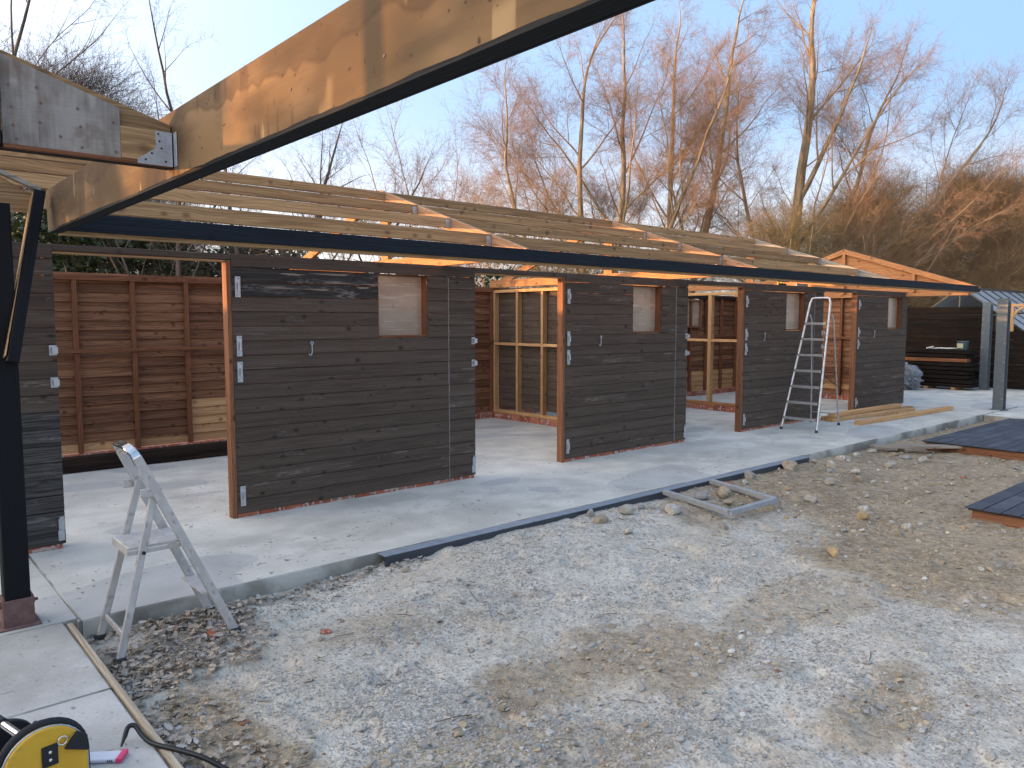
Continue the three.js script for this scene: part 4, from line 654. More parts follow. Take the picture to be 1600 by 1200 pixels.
{ // stack of dark boards, every board a thing
  const rnd = rng(1711); let n = 0;
  for (let r = 0; r < 9; r++) { const y = 0.06 + r * 0.098; const za = -8.5 + rnd() * 0.15, zb = -6.42 + rnd() * 0.16 - (r > 6 ? 0.06 : 0);
    for (let c = 0; c < 2; c++) solo('stacked_board', `dark board in the stack before the fence, ${['lowest', 'second', 'third', 'fourth', 'fifth', 'sixth', 'seventh', 'eighth', 'topmost'][r]} layer, ${c ? 'back' : 'front'} row`, 'board', bx(19.42 + c * 0.26 + rnd() * 0.02, 19.66 + c * 0.26, y, y + 0.08, za, zb, 0.004), r === 6 && c === 0 ? M.brownStud : M.pitch, 'stack of dark boards'); }
  for (const z of [-8.2, -7.3, -6.7]) solo('timber_bearer', 'pale timber bearer under the stack of dark boards', 'bearer', bx(19.38, 19.98, -0.003, 0.058, z, z + 0.08, 0.004), M.pine[1], 'bearers under the dark board stack');
  const top = 0.06 + 9 * 0.098 - 0.016;
  const pot = thing('paint_tub', 'small dark tub with a pale label standing on the board stack', 'tub', [19.6, top, -6.56]);
  part(pot, 'tub', new THREE.CylinderGeometry(0.125, 0.11, 0.2, 18).translate(19.6, top + 0.102, -6.56), new THREE.MeshStandardMaterial({ color: new THREE.Color().setRGB(0.03, 0.06, 0.07), roughness: 0.5 })); part(pot, 'rim', new THREE.TorusGeometry(0.127, 0.007, 8, 20).rotateX(Math.PI / 2).translate(19.6, top + 0.2, -6.56), M.steelGrey);
  part(pot, 'label_band', new THREE.CylinderGeometry(0.1265, 0.118, 0.11, 12, 1, true, 3.6, 1.5).translate(19.6, top + 0.10, -6.56), new THREE.MeshStandardMaterial({ color: new THREE.Color().setRGB(0.42, 0.44, 0.28), roughness: 0.6, side: THREE.DoubleSide }));
  const pts = []; for (let i = 0; i <= 60; i++) { const f = i / 60; pts.push(V(19.56 + 0.07 * Math.sin(f * 21), top + 0.022 + 0.012 * Math.abs(Math.sin(f * 9)) + (f < 0.25 ? 0.03 * Math.sin(f * 12.5) : 0), -7.34 + f * 0.62 + 0.07 * Math.sin(f * 15))); }
  solo('white_rope', 'loose white rope coiled on top of the dark board stack', 'rope', tubeG(smoothPath(pts, 140), 0.016, 6), new THREE.MeshStandardMaterial({ color: new THREE.Color().setRGB(0.66, 0.65, 0.62), roughness: 0.8 }));
  // crumpled clear sheeting
  const g = new THREE.IcosahedronGeometry(1, 24), p = g.attributes.position; for (let i = 0; i < p.count; i++) { const v = V().fromBufferAttribute(p, i).normalize(), n = Math.abs(fbm(v.x * 4 + 9, v.y * 4 + v.z * 5, 0, 0, 1721, 4) - 0.5) * 1.3; const k = 0.8 + n * 0.7; p.setXYZ(i, v.x * 0.4 * k, Math.max(-0.27, v.y * 0.36 * k), v.z * 0.42 * k); }
  g.deleteAttribute('normal'); g.deleteAttribute('uv'); g.computeVertexNormals(); g.translate(18.85, 0.275, -7.55);
  solo('plastic_sheeting', 'crumpled heap of grey plastic sheeting on the slab beside the gable end', 'plastic sheet', g, new THREE.MeshPhysicalMaterial({ color: new THREE.Color().setRGB(0.20, 0.22, 0.25), roughness: 0.25, transmission: 0.15, thickness: 0 }));
}
{
  const t = thing('greenhouse', 'glass greenhouse with thin dark green bars behind the board fence', 'greenhouse', [24.8, 0, -7.6]);
  const x0 = 22.4, x1 = 28.2, zc = -7.62, hw = 1.75, ye = 1.15, yr = 2.46, bm = new THREE.MeshStandardMaterial({ color: new THREE.Color().setRGB(0.018, 0.035, 0.038), roughness: 0.5 });
  const gl = new THREE.MeshPhysicalMaterial({ color: new THREE.Color().setRGB(0.62, 0.70, 0.78), roughness: 0.12, transmission: 0.4, thickness: 0, ior: 1.52 });
  const bars = (a, b, s = 0.03) => part(t, 'glazing_bar', bar(a, b, s, s, 0.003), bm), sl = f => [lerp(yr, ye, f), hw * f];
  part(t, 'ridge_bar', bar(V(x0, yr + 0.02, zc), V(x1, yr + 0.02, zc), 0.05, 0.05), bm);
  for (const s of [-1, 1]) {
    part(t, 'eaves_bar', bar(V(x0, ye, zc + s * hw), V(x1, ye, zc + s * hw), 0.05, 0.05), bm); part(t, 'side_wall', bx(x0, x1, -0.1, 0.6, zc + s * hw - 0.03, zc + s * hw + 0.03), M.darkBoard);
    for (let k = 0; k <= 8; k++) { const x = lerp(x0, x1, k / 8); bars(V(x, yr, zc + s * 0.03), V(x, ye + 0.03, zc + s * (hw - 0.03))); bars(V(x, 0.6, zc + s * hw), V(x, ye - 0.03, zc + s * hw)); }
    bars(V(x0 + 0.02, lerp(yr, ye, 0.5) - 0.03, zc + s * hw * 0.5), V(x1, lerp(yr, ye, 0.5) - 0.03, zc + s * hw * 0.5), 0.022);
    for (let k = 0; k < 8; k++) for (let q = 0; q < 2; q++) { const a = lerp(x0, x1, k / 8) + 0.018, b = lerp(x0, x1, (k + 1) / 8) - 0.018, f0 = q * 0.5 + 0.02, f1 = q * 0.5 + 0.485; const w = Math.hypot((yr - ye) * (f1 - f0), hw * (f1 - f0)); part(t, 'pane', bar(V((a + b) / 2, lerp(yr, ye, f0), zc + s * hw * f0), V((a + b) / 2, lerp(yr, ye, f1), zc + s * hw * f1), 0.004, b - a, 0.001), gl); }
  }
  for (const x of [x0, x1]) for (const s of [-1, 1]) { bars(V(x, ye, zc), V(x, ye, zc + s * hw), 0.03); bars(V(x, ye, zc + s * hw * 0.5), V(x, lerp(yr, ye, 0.5), zc + s * hw * 0.5), 0.025); }
  bars(V(x0, 0.2, zc), V(x0, yr, zc), 0.04); bars(V(x0 - 0.02, 1.75, zc - hw * 0.54), V(x0 - 0.02, 1.75, zc + hw * 0.54), 0.03);
}
{
  const t = thing('gallows_bracket', 'pale timber upright with a curved bracket arm above the low fence', 'bracket post', [20.9, 0, -5.95]);
  part(t, 'upright', bx(20.86, 20.94, -0.1, 1.93, -6.0, -5.93, 0.004), M.pine[2]); part(t, 'arm', bx(20.86, 20.94, 1.932, 2.0, -6.02, -5.2, 0.004), M.pine[2]);
  part(t, 'curved_brace', tubeG(smoothPath([V(20.9, 1.72, -5.92), V(20.9, 1.82, -5.87), V(20.9, 1.90, -5.76), V(20.9, 1.93, -5.62)], 12), 0.03, 6), M.pine[2]);
}

// ---------------------------------------------------------------- stones, gravel, leaves
function stoneGeo(seed, flat = 0.6) { const g = new THREE.IcosahedronGeometry(1, 2), p = g.attributes.position, r = rng(seed), pl = []; for (let i = 0; i < 9; i++) { const v = V(r() - 0.5, r() - 0.5, r() - 0.5).normalize(); pl.push([v, 0.40 + r() * 0.35]); } for (let i = 0; i < p.count; i++) { const v = V().fromBufferAttribute(p, i); for (const [n, d] of pl) { const k = v.dot(n); if (k > d) v.addScaledVector(n, d - k); } v.multiplyScalar(1 + (fbm(v.x * 3 + 7, v.y * 3 + v.z * 4, 0, 0, seed, 2) - 0.5) * 0.16); p.setXYZ(i, v.x, v.y * flat, v.z * 0.85); } g.computeVertexNormals(); g.deleteAttribute('uv'); const u = []; for (let i = 0; i < p.count; i++) u.push(p.getX(i) * 0.3 + p.getY(i) * 0.2, p.getZ(i) * 0.3 + p.getY(i) * 0.2); g.setAttribute('uv', new THREE.Float32BufferAttribute(u, 2)); return g; }
{
  const stoneMat = [[0.36, 0.33, 0.28], [0.32, 0.26, 0.18], [0.28, 0.27, 0.25], [0.46, 0.43, 0.37], [0.40, 0.29, 0.15]].map((c, i) => { const t = tex(128, 128, (u, v) => { const k = 0.55 + 0.8 * fbm(u * 6, v * 6, 6, 6, 1801 + i * 9, 4); return [c[0] * k, c[1] * k, c[2] * k]; }); t.repeat.set(2, 2); return new THREE.MeshStandardMaterial({ map: t, roughness: 0.95, bumpMap: t, bumpScale: 0.01 }); });
  const geos = [0, 1, 2, 3, 4].map(i => stoneGeo(1810 + i, 0.55 + 0.08 * i));
  const put = (x, z, s, m, label, group, y) => { const o = solo('rubble_stone', label, 'stone', geos[(R0() * 5) | 0], m, group); o.scale.set(s, s * (0.8 + R0() * 0.3), s * (0.75 + R0() * 0.4)); o.rotation.set((R0() - 0.5) * 0.5, R0() * 6.28, (R0() - 0.5) * 0.5); o.position.set(x, (y ?? groundY(x, z)) + s * 0.3, z); };
  for (const [x, z, s, k, l] of [[6.00, -4.15, 0.11, 2, 'grey chunk of rubble inside the metal frame'], [6.27, -4.12, 0.125, 1, 'large tan rubble block inside the metal frame'], [6.02, -3.90, 0.075, 1, 'brown stone inside the metal frame beside the grey chunk'], [7.98, -4.38, 0.12, 1, 'brown rubble block against the far end of the steel channel'], [5.45, -2.62, 0.075, 4, 'yellowish stone lying alone on the grey gravel'], [2.80, -4.30, 0.04, 1, 'tan stone by the near end of the steel channel'], [1.46, -4.14, 0.0, 1, ''], [6.6, -2.95, 0.075, 4, 'yellow sandstone lump on the brown soil'], [6.95, -3.1, 0.085, 3, 'pale lump next to the yellow sandstone on the brown soil'], [10.98, -3.55, 0.09, 3, 'white stone under the corner of the large shingled panel']]) if (s) put(x, z, s, stoneMat[k], l);
  const r = rng(1821);
  for (let i = 0; i < 46; i++) { const x = 4.6 + r() * 6.0, z = -4.40 + Math.pow(r(), 2) * 0.9; if (x > 5.4 && x < 6.7) continue; put(x, z, 0.03 + r() * 0.065, stoneMat[(r() * 4) | 0], 'small rubble stone strewn along the foot of the slab edge', 'rubble along the slab edge'); }
  for (let i = 0; i < 100; i++) { const x = 5.6 + r() * 6.5, z = -3.9 + r() * 2.6; if (x > 10.8 || (x > 7.1 && z > -2.5)) continue; put(x, z, 0.018 + r() * r() * 0.05, stoneMat[(r() * 5) | 0], 'small pale stone scattered over the brown soil', 'stones on the brown soil'); }
  const brick = M.brick[0];
  for (const [x, z, s, l] of [[1.44, -4.16, 0.055, 'broken red brick piece beside the foot of the short steps'], [1.92, -3.78, 0.032, 'orange brick chip on the grey gravel'], [6.66, -4.30, 0.055, 'red brick lump at the corner of the metal frame'], [9.2, -3.0, 0.04, 'flat red tile fragment on the brown soil']]) { const o = solo('brick_fragment', l, 'brick piece', geos[2], brick); o.scale.set(s * 1.3, s * 0.8, s); o.rotation.y = x * 3; o.position.set(x, groundY(x, z) + s * 0.3, z); }
  // loose gravel: nobody could count it
  const peb = stoneGeo(1830, 0.6), small = new THREE.IcosahedronGeometry(1, 0).scale(1, 0.62, 0.85);
  const mk = (geo, n, seed, size, dens, name) => {
    const im = new THREE.InstancedMesh(geo, new THREE.MeshStandardMaterial({ color: 0xffffff, roughness: 0.95 }), n), rr = rng(seed), m = new THREE.Matrix4(), q = new THREE.Quaternion(), c = new THREE.Color(); let k = 0, guard = 0;
    while (k < n && guard++ < n * 30) {
      const a = -0.05 + rr() * 1.35, d = 2.2 * Math.pow(6.5, Math.pow(rr(), 0.8)), x = Math.cos(a) * d, z = -Math.sin(a) * d;
      if (x < PATH_X + 0.03 || z < SLAB_Z + 0.05 || x > YARD_X1 || z > 1.2 || (x > 10.9 && z > -4.1) || (x > 7.3 && z > -2.33)) continue;
      const b = soil(x, z); if (rr() > dens(b) * (0.22 + 0.78 * sm(0.40, 0.60, fbm(x * 1.7, z * 2.3, 0, 0, 1851, 3)))) continue;
      const s = size(rr); q.setFromEuler(new THREE.Euler((rr() - 0.5) * 0.9, rr() * 6.28, (rr() - 0.5) * 0.9)); m.compose(V(x, groundY(x, z) + s * 0.15, z), q, V(s, s * (0.7 + rr() * 0.5), s));
      im.setMatrixAt(k, m); const g = 0.27 + rr() * rr() * 0.34; if (rr() < b * 0.8) c.setRGB(g * 0.98, g * 0.80, g * 0.55); else c.setRGB(g, g * 0.955, g * 0.87); if (rr() < 0.003) c.setRGB(0.26, 0.13, 0.08); im.setColorAt(k, c); k++;
    }
    im.count = k; im.name = name; im.userData = { kind: 'stuff', label: name === 'gravel' ? 'fine crushed grey gravel spread over the yard' : 'coarser pebbles scattered through the yard gravel', category: 'gravel' }; im.castShadow = im.receiveShadow = true; scene.add(im);
  };
  mk(small, 150000, 1841, r => 0.002 + Math.pow(r(), 4) * 0.007, b => 1 - b * 0.35, 'gravel');
  mk(peb, 5200, 1843, r => 0.006 + Math.pow(r(), 3) * 0.024, b => 0.12 + b * 0.88, 'pebbles');
}
{ // dry leaves and twigs
  const s = new THREE.Shape(); s.moveTo(0, 0); const lob = [[0.16, 0.1], [0.12, 0.2], [0.26, 0.3], [0.16, 0.4], [0.3, 0.55], [0.18, 0.62], [0.22, 0.8], [0.08, 0.82], [0, 1]]; for (const [x, y] of lob) s.lineTo(x, y); for (let i = lob.length - 2; i >= 0; i--) s.lineTo(-lob[i][0], lob[i][1]); s.closePath();
  const leafG = k => { const g = new THREE.ShapeGeometry(s), p = g.attributes.position; for (let i = 0; i < p.count; i++) { const x = p.getX(i), y = p.getY(i); p.setZ(i, Math.abs(x) * 0.7 * (k ? 1 : 0.4) + Math.pow(y - 0.5, 2) * (k ? 0.9 : -0.5) + (i % 3) * 0.03); } g.rotateX(-Math.PI / 2).translate(0, 0, 0.5); g.computeVertexNormals(); return g; };
  for (const k of [0, 1]) {
    const n = 1150, im = new THREE.InstancedMesh(leafG(k), new THREE.MeshStandardMaterial({ color: 0xffffff, roughness: 0.9, side: THREE.DoubleSide }), n), r = rng(1901 + k), m = new THREE.Matrix4(), q = new THREE.Quaternion(), c = new THREE.Color(); let j = 0;
    while (j < n) {
      let x, z; const w = r();
      if (w < 0.62) { x = 0.90 + Math.pow(r(), 1.3) * 0.85; z = -4.5 + Math.pow(r(), 1.2) * 0.8; if (x - 0.9 + (z + 4.5) * 0.9 > 1.0 + 0.4 * r()) continue; } else if (w < 0.80) { x = 0.88 + Math.pow(r(), 1.5) * 0.32; z = -4.3 + r() * 1.7; } else if (w < 0.9) { x = 0.9 + r() * 2.2; z = -4.53 + Math.pow(r(), 2) * 0.16; } else { x = 0.9 + r() * 5; z = -4.4 + r() * 3.4; if (r() > 0.35) continue; }
      if (w < 0.62 && fbm(x * 3, z * 3, 0, 0, 1911, 3) < 0.36) continue;
      const sc = 0.022 + r() * 0.035; q.setFromEuler(new THREE.Euler((r() - 0.5) * 1.1, r() * 6.28, (r() - 0.5) * 1.1)); m.compose(V(x, groundY(x, z) + 0.006 + r() * (w < 0.62 ? 0.03 : 0.008), z), q, V(sc, sc, sc)); im.setMatrixAt(j, m);
      const g = 0.22 + r() * 0.30; r() < 0.7 ? c.setRGB(g, g * 0.80, g * 0.60) : c.setRGB(g, g * 0.90, g * 0.79); im.setColorAt(j, c); j++;
    }
    im.name = k ? 'curled_leaf_litter' : 'leaf_litter'; im.userData = { kind: 'stuff', label: 'dry grey-brown leaves drifted around the short steps and the slab edge', category: 'leaves' }; im.castShadow = im.receiveShadow = true; scene.add(im);
  }
  const r = rng(1921), tw = [];
  for (let i = 0; i < 170; i++) { const x = 0.95 + r() * 5.5, z = -4.45 + r() * 4.6; const a = r() * 6.28, L = 0.03 + r() * r() * 0.16, y = groundY(x, z) + 0.008; tw.push(tubeG([V(x, y, z), V(x + Math.cos(a) * L * 0.5, y + 0.004, z + Math.sin(a) * L * 0.5 + (r() - .5) * .02), V(x + Math.cos(a) * L, groundY(x + Math.cos(a) * L, z + Math.sin(a) * L) + 0.006, z + Math.sin(a) * L)], 0.0012 + r() * 0.0016, 4, false)); }
  const o = new THREE.Mesh(merge(tw), new THREE.MeshStandardMaterial({ color: new THREE.Color().setRGB(0.17, 0.12, 0.08), roughness: 0.9 })); o.name = 'twig_litter'; o.userData = { kind: 'stuff', label: 'thin dead twigs and straw scattered over the yard gravel', category: 'twigs' }; o.castShadow = o.receiveShadow = true; scene.add(o);
}

// ---------------------------------------------------------------- trees, shrubs, hedge
const barkMat = (a, b, seed) => { const t = tex(256, 256, (u, v) => mixc(a, b, sm(0.25, 0.75, fbm(u * 5, v * 14, 5, 14, seed, 4)))); t.repeat.set(0.8, 2); return new THREE.MeshStandardMaterial({ map: t, roughness: 0.9 }); };
const BARK = barkMat([0.14, 0.11, 0.07], [0.31, 0.25, 0.16], 2001), BARK_DARK = barkMat([0.05, 0.042, 0.035], [0.12, 0.10, 0.08], 2005);
const TWIG = [[0.24, 0.16, 0.105], [0.27, 0.18, 0.092], [0.10, 0.08, 0.06], [0.22, 0.17, 0.085]].map(c => new THREE.MeshStandardMaterial({ color: new THREE.Color().setRGB(...c), roughness: 0.9 }));
// a spray of fine twigs about 1 m long, growing along +y
function sprayGeo(seed, thick = 1, fork = 3, spread = 0.6) {
  const r = rng(seed), P = [];
  const stick = (a, b, r0, r1) => { const d = b.clone().sub(a).normalize(), u = (Math.abs(d.y) > 0.9 ? V(1, 0, 0) : V(0, 1, 0)).cross(d).normalize(), w = d.clone().cross(u), q = []; for (let k = 0; k < 3; k++) { const c = Math.cos(k * 2.094), s = Math.sin(k * 2.094), o = u.clone().multiplyScalar(c).addScaledVector(w, s); q.push([a.clone().addScaledVector(o, r0), b.clone().addScaledVector(o, r1)]); } for (let k = 0; k < 3; k++) { const [A, B] = q[k], [C, D] = q[(k + 1) % 3]; for (const p of [A, C, B, C, D, B]) P.push(p.x, p.y, p.z); } };
  const go = (p, d, L, rad, lev) => { const n = lev ? 2 : 4; let q = p.clone(), dir = d.clone(); for (let i = 0; i < n; i++) { dir.add(V((r() - 0.5) * 0.75, 0.03, (r() - 0.5) * 0.75)).normalize(); const e = q.clone().addScaledVector(dir, L / n), f0 = rad * (1 - 0.8 * i / n), f1 = rad * (1 - 0.8 * (i + 1) / n); stick(q, e, f0, f1); if (lev < 2) for (let c = 0; c < (lev ? 2 : fork); c++) { const sd = V(r() - 0.5, (r() - 0.35) * 0.7, r() - 0.5).normalize().multiplyScalar(spread).add(dir).normalize(); go(q.clone().lerp(e, r()), sd, L * (lev ? 0.38 : 0.5) * (0.6 + r() * 0.7), rad * 0.62, lev + 1); } q = e; } };
  go(V(0, 0, 0), V(0, 1, 0), 1, 0.0042 * thick, 0);
  const g = new THREE.BufferGeometry(); g.setAttribute('position', new THREE.Float32BufferAttribute(P, 3)); g.computeVertexNormals(); return g;
}
const SPRAY = [sprayGeo(2101, 1.15, 3, 1.05), sprayGeo(2102, 1.15, 3, 1.3)];
function growWood(o) {                                 // limbs as tubes, places of the sprays
  const r = rng(o.seed), tubes = [], sprays = [], up = V(0, 1, 0), wind = V(...(o.lean || [0, 0, 0]));
  const go = (p, d, L, rad, lev) => {
    const n = lev === 0 ? 8 : lev === 1 ? 6 : 4, pts = [p.clone()], rr = [rad], tip = lev >= o.levels - 1 ? 0.25 : 0.45; let q = p.clone(), dir = d.clone();
    for (let i = 1; i <= n; i++) { dir.add(V(r() - 0.5, r() - 0.5, r() - 0.5).multiplyScalar(o.wander * (lev ? 1.2 : 0.7))).addScaledVector(up, o.rise).addScaledVector(wind, 0.05).normalize(); q = q.clone().addScaledVector(dir, L / n); pts.push(q); rr.push(rad * lerp(1, tip, i / n)); }
    tubes.push(tubeG(pts, rr, lev === 0 ? 8 : lev === 1 ? 6 : lev === 2 ? 5 : 3, false));
    const at = f => { const k = Math.min(n - 1, Math.floor(f * n)), g = f * n - k; return [pts[k].clone().lerp(pts[k + 1], g), pts[k + 1].clone().sub(pts[k]).normalize(), lerp(rr[k], rr[k + 1], g)]; };
    if (lev < o.levels - 1) {
      const kids = o.kids[lev]; for (let i = 0; i < kids; i++) { const f = lerp(o.first[lev], 0.98, (i + r() * 0.9) / kids), [b, t, br] = at(f), ax = V(r() - 0.5, r() - 0.5, r() - 0.5).cross(t).normalize(), ang = o.angle[lev] * (0.7 + r() * 0.6); const cd = t.clone().applyAxisAngle(ax, ang); if (cd.y < -0.15) cd.y *= -0.4; go(b, cd.normalize(), L * o.ratio * (1.15 - f * 0.6) * (0.75 + r() * 0.5), Math.max(0.005, br * (0.36 + r() * 0.2)), lev + 1); }
      const [b, t, br] = at(1); go(b, t, L * o.ratio * 0.75, br, lev + 1);
    }
    if (lev >= o.levels - 2) { const m = o.sprays * (lev === o.levels - 1 ? 1 : 0.6); for (let i = 0; i < m; i++) { const [b, t] = at(0.15 + 0.85 * r()), ax = V(r() - 0.5, r() - 0.5, r() - 0.5).cross(t).normalize(); sprays.push([b, t.clone().applyAxisAngle(ax, 0.3 + r() * 0.6), o.spraySize * (0.55 + r() * 0.75)]); } const [b, t] = at(1); sprays.push([b, t, o.spraySize]); }
  };
  for (const s of o.stems) go(V(...s.p), V(...s.d).normalize(), s.L, s.r, 0);
  return { tubes, sprays };
}
function crownMesh(t, sprays, mat, seed, name = 'crown') {
  const r = rng(seed), q = new THREE.Quaternion(), q2 = new THREE.Quaternion(), m = new THREE.Matrix4();
  SPRAY.slice(0, 2).forEach((g, v) => { const mine = sprays.filter((_, i) => i % 2 === v), im = new THREE.InstancedMesh(g, mat, mine.length); mine.forEach(([p, d, s], i) => { q.setFromUnitVectors(V(0, 1, 0), d); q2.setFromAxisAngle(V(0, 1, 0), r() * 6.28); q.multiply(q2); m.compose(p.clone().sub(t.position), q, V(s, s, s)); im.setMatrixAt(i, m); }); im.name = name; im.userData.kind = 'stuff'; im.castShadow = im.receiveShadow = true; t.add(im); });
}
function tree(name, label, o, bark, twig, group) {
  const t = thing(name, label, 'tree', [o.stems[0].p[0], -0.1, o.stems[0].p[2]], group), { tubes, sprays } = growWood(o);
  part(t, 'trunk', merge(tubes), bark); crownMesh(t, sprays, twig, o.seed + 7); return t;
}
const std = { levels: 4, wander: 0.24, rise: 0.035, kids: [6, 5, 4], first: [0.3, 0.2, 0.15], angle: [0.68, 0.7, 0.75], ratio: 0.52, sprays: 2.6, spraySize: 0.7 };
// the view's right-hand direction on the ground, used to fan stems out
const RX = 0.754, RZ = 0.657;
const fan = (x, z, list) => list.map(([a, L, r, f = 0]) => ({ p: [x + a * 0.25 * RX, -0.1, z + a * 0.25 * RZ], d: [a * RX + f * 0.657, 1, a * RZ - f * 0.754], L, r }));
tree('bare_tree', 'multi-stemmed bare tree fanning out above the ridge purlin between the first two trusses', { ...std, seed: 31, stems: fan(18.4, -17.0, [[-0.62, 6.6, 0.11, 0.1], [-0.16, 7.6, 0.14, -0.1], [0.1, 7.8, 0.15, 0.15], [0.5, 6.8, 0.13, -0.1]]), kids: [6, 4, 4] }, BARK, TWIG[0], 'bare winter trees');
tree('bare_tree', 'slim single-stemmed bare tree standing upright beside the multi-stemmed tree', { ...std, seed: 41, stems: fan(22.4, -17.6, [[0.03, 9.6, 0.14]]), kids: [7, 4, 3], first: [0.35, 0.25, 0.2], ratio: 0.42 }, BARK, TWIG[0], 'bare winter trees');
tree('bare_tree', 'bare tree with a leaning trunk between the slim tree and the widest tree', { ...std, seed: 51, stems: fan(22.2, -16.5, [[0.2, 8.8, 0.17, 0], [-0.32, 5.4, 0.09, 0.2]]), kids: [6, 4, 3], ratio: 0.46 }, BARK, TWIG[0], 'bare winter trees');
tree('bare_tree', 'widest bare tree whose long limbs reach out over the round brown thicket', { ...std, seed: 61, stems: fan(23.0, -12.95, [[0.02, 8.8, 0.25, 0.05], [0.42, 7.2, 0.13, 0.1], [1.05, 7.3, 0.12, 0.1], [-0.3, 6.4, 0.11, -0.1]]), kids: [6, 4, 4] }, BARK, TWIG[0], 'bare winter trees');
tree('bare_sapling', 'tall dark sparse sapling rising behind the plywood gusset', { ...std, seed: 71, levels: 3, stems: fan(3.75, -12.0, [[0.02, 4.2, 0.06], [-0.25, 3.4, 0.03]]), kids: [5, 4], first: [0.45, 0.3], angle: [0.7, 0.6], sprays: 0.3, spraySize: 0.5, rise: 0.06 }, BARK_DARK, TWIG[2]);
tree('bare_sapling', 'dark gnarled little tree with tangled boughs beneath the big stained beam', { ...std, seed: 75, stems: fan(5.5, -11.5, [[-0.3, 3.1, 0.085], [0.1, 3.3, 0.085], [0.5, 3.1, 0.07]]), levels: 3, kids: [8, 5], first: [0.45, 0.2], angle: [0.8, 0.7], sprays: 0.8, spraySize: 0.5 }, BARK_DARK, TWIG[2]);
tree('bare_sapling', 'thin pale whippy saplings rising behind the first roof truss', { ...std, seed: 79, levels: 3, stems: fan(9.7, -14.6, [[-0.5, 3.6, 0.03], [-0.2, 4.1, 0.035], [0.1, 4.2, 0.035], [0.35, 3.8, 0.03], [0.7, 3.6, 0.03]]), kids: [5, 3], first: [0.3, 0.3], angle: [0.45, 0.5], sprays: 0.7, spraySize: 0.7, rise: 0.05 }, BARK, TWIG[0]);
tree('bare_sapling', 'forked bare branch reaching up over the corner behind the near truss', { ...std, seed: 83, levels: 3, stems: fan(1.25, -13.1, [[0.12, 5.4, 0.055], [0.2, 5.0, 0.035]]), kids: [3, 3], first: [0.6, 0.4], angle: [0.6, 0.6], sprays: 0.3, spraySize: 0.4 }, BARK_DARK, TWIG[2]);
function thicket(label, seed, cx, cz, w, d, h, n, twig, o = {}) {
  const r = rng(seed), t = thing(o.name || 'thicket', label, o.category || 'shrub', [cx, -0.1, cz], o.group ?? 'bare thickets behind the stables'), tubes = [], sprays = [];
  for (let i = 0; i < (o.stems || 16); i++) { const x = cx + (r() - 0.5) * w * 0.7, z = cz + (r() - 0.5) * d * 0.7, a = r() * 6.28, k = 0.25 + r() * 0.35; const H = h * (0.55 + r() * 0.3); const pts = [V(x, -0.1, z)]; for (let j = 1; j <= 5; j++) pts.push(V(x + Math.cos(a) * k * H * j / 5 * (0.3 + j * 0.12) + (r() - 0.5) * 0.25, H * j / 5, z + Math.sin(a) * k * H * j / 5 * (0.3 + j * 0.12) + (r() - 0.5) * 0.25)); tubes.push(tubeG(pts, pts.map((_, j) => 0.045 * (1 - j / 6.5) * (o.thick || 1)), 5, false)); }
  for (let i = 0; i < n; i++) {
    const a = r() * 6.28, e = Math.sqrt(r()), y = Math.pow(r(), o.lowBias || 0.85), prof = Math.sqrt(Math.max(0, 1 - Math.pow(Math.max(0, y - 0.25) / 0.78, 2))) * (0.85 + 0.3 * fbm(Math.cos(a) * 2 + 5, Math.sin(a) * 2 + y * 3, 0, 0, seed, 3));
    const x = cx + Math.cos(a) * e * w / 2 * prof, z = cz + Math.sin(a) * e * d / 2 * prof, hh = h * (0.78 + 0.4 * fbm(x * 0.9, z * 0.9, 0, 0, seed + 3, 3)); const dd = V(Math.cos(a) * e * 0.8 + (r() - 0.5) * 1.5, 0.35 + y * 0.4 + (r() - 0.4) * 0.9, Math.sin(a) * e * 0.8 + (r() - 0.5) * 1.5).normalize();
    sprays.push([V(x, y * hh * 0.86, z), dd, (o.size || 0.8) * (0.6 + r() * 0.7)]);
  }
  part(t, 'stems', merge(tubes), o.bark || BARK); crownMesh(t, sprays, twig, seed + 5, 'twigs');
  if (o.leaves) {
    const g = new THREE.BufferGeometry(); g.setAttribute('position', new THREE.Float32BufferAttribute([0, 0, 0, 0.45, 0.1, 0.45, 0, -0.04, 1, 0, 0, 0, 0, -0.04, 1, -0.45, 0.1, 0.45], 3)); g.computeVertexNormals();
    const im = new THREE.InstancedMesh(g, o.leafMat, o.leaves), m = new THREE.Matrix4(), q = new THREE.Quaternion(), c = new THREE.Color();
    for (let i = 0; i < o.leaves; i++) { let x = (r() - 0.5) * w, zc = (r() - 0.5) * d, yc = r(); if (o.clump) for (let g = 0; g < 30 && vn(zc * 1.5 + 40, yc * 9, 0, 0, seed + 13) < o.clump; g++) { x = (r() - 0.5) * w; zc = (r() - 0.5) * d; yc = r(); } const y = Math.pow(yc, 0.8) * h * (0.72 + 0.40 * fbm((x + cx + (o.clump ? (zc + cz) * 1.3 : 0)) * 1.3, 3, 0, 0, seed + 9, 3)), z = o.clump ? zc : zc * (0.6 + 0.5 * fbm((x + cx) * 2, y * 2, 0, 0, seed + 11, 3)); q.setFromEuler(new THREE.Euler((r() - 0.5) * 2.4, r() * 6.28, (r() - 0.5) * 2)); const s = (0.05 + r() * 0.06) * (o.leafSize || 1); m.compose(V(x, y + 0.1, z), q, V(s, s, s)); im.setMatrixAt(i, m); const k = 0.6 + r() * 0.8; c.setRGB(k, k, k * 0.9); im.setColorAt(i, c); }
    im.name = 'leaves'; im.userData.kind = 'stuff'; im.castShadow = im.receiveShadow = true; t.add(im);
  }
  return t;
}
const IVY = new THREE.MeshPhysicalMaterial({ color: new THREE.Color().setRGB(0.035, 0.065, 0.020), roughness: 0.55, side: THREE.DoubleSide, transmission: 0.25, thickness: 0 });
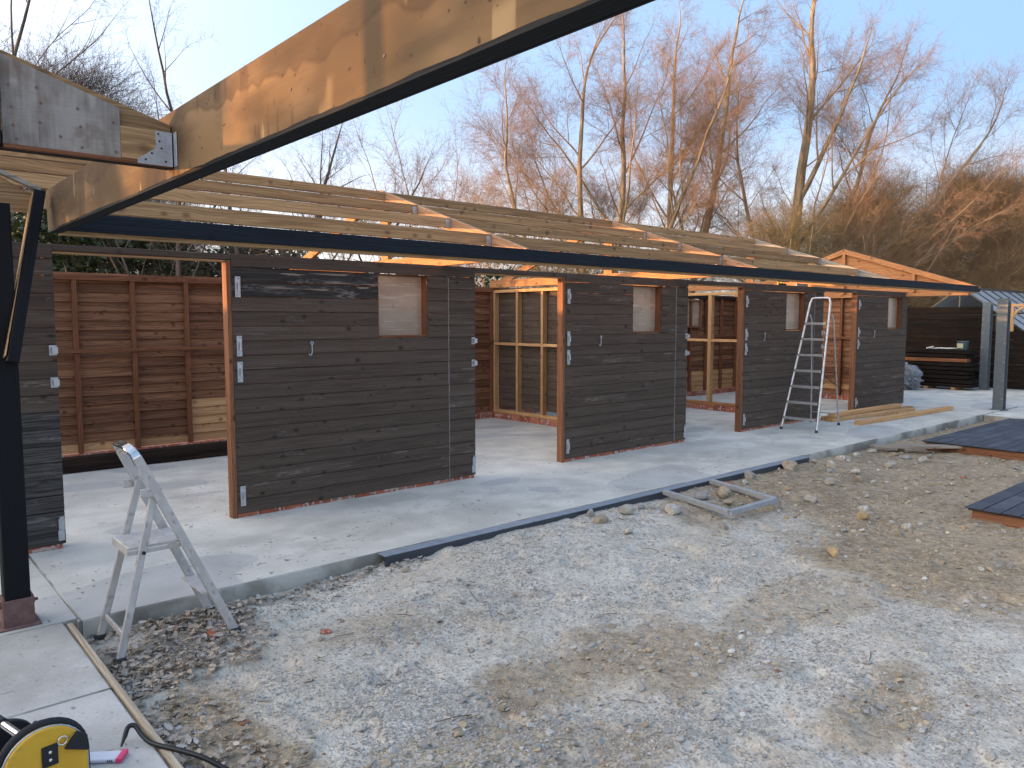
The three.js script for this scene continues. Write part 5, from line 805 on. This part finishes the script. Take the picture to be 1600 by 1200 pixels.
thicket('dark green ivy-clad hedge behind the first stable bay', 2201, 4.1, -13.2, 4.6, 1.4, 3.3, 700, TWIG[2], { name: 'ivy_hedge', category: 'hedge', leaves: 26000, leafMat: IVY, bark: BARK_DARK, group: 'hedges behind the stables', size: 0.6 });
thicket('tall dense bare shrub rising behind the plywood gusset and the sapling', 2211, 2.7, -15.2, 4.6, 2.6, 6.3, 2600, TWIG[2], { bark: BARK_DARK, size: 0.95, lowBias: 0.7 });
thicket('low bare twiggy hedge behind the wide black panel', 2221, 7.2, -13.2, 3.4, 1.2, 2.35, 330, TWIG[2], { bark: BARK_DARK, size: 0.6 });
thicket('small evergreen shrub seen over the second doorway', 2231, 8.9, -11.9, 2.4, 1.4, 2.62, 160, TWIG[2], { name: 'evergreen_shrub', leaves: 6500, leafMat: IVY, size: 0.5, group: 'hedges behind the stables' });
thicket('low bare hedge close behind the third and fourth stable bays', 2235, 13.6, -12.4, 5.4, 1.6, 2.7, 700, TWIG[3], { size: 0.6, group: 'hedges behind the stables' });
thicket('reddish sunlit thicket beside the multi-stemmed tree', 2241, 13.4, -16.9, 3.6, 2.6, 5.3, 620, TWIG[1], { size: 1.0 });
thicket('olive thicket behind the second truss under the multi-stemmed tree', 2251, 14.6, -14.4, 5.0, 2.4, 3.4, 900, TWIG[3], { size: 0.8, leaves: 3000, leafMat: IVY });
thicket('olive thicket around the foot of the slim tree', 2261, 18.4, -14.2, 4.6, 2.6, 3.9, 900, TWIG[3], { size: 0.85 });
thicket('tangled thicket around the trunk of the widest tree', 2271, 21.6, -12.2, 4.2, 2.6, 5.2, 1250, TWIG[3], { size: 0.95 });
thicket('brown thicket behind the orange gable end', 2281, 25.2, -11.4, 5.0, 3.2, 6.0, 2800, TWIG[1], { size: 1.0 });
thicket('big round brown thicket behind the greenhouse', 2291, 30.2, -9.6, 7.0, 4.4, 7.2, 5200, TWIG[1], { size: 1.1, stems: 26 });
thicket('brown thicket beyond the greenhouse at the end of the hedge line', 2301, 34.5, -6.6, 6.0, 4.4, 6.6, 2400, TWIG[1], { size: 1.1 });
thicket('ivy-grown hedge west of the near wing', 2311, -10.5, -8.9, 0.4, 7.2, 3.6, 60, TWIG[2], { bark: BARK_DARK, size: 0.7, group: 'hedges west of the wing', leaves: 26000, leafMat: IVY, clump: 0.44, leafSize: 1.4 });

renderer.render(scene, camera);
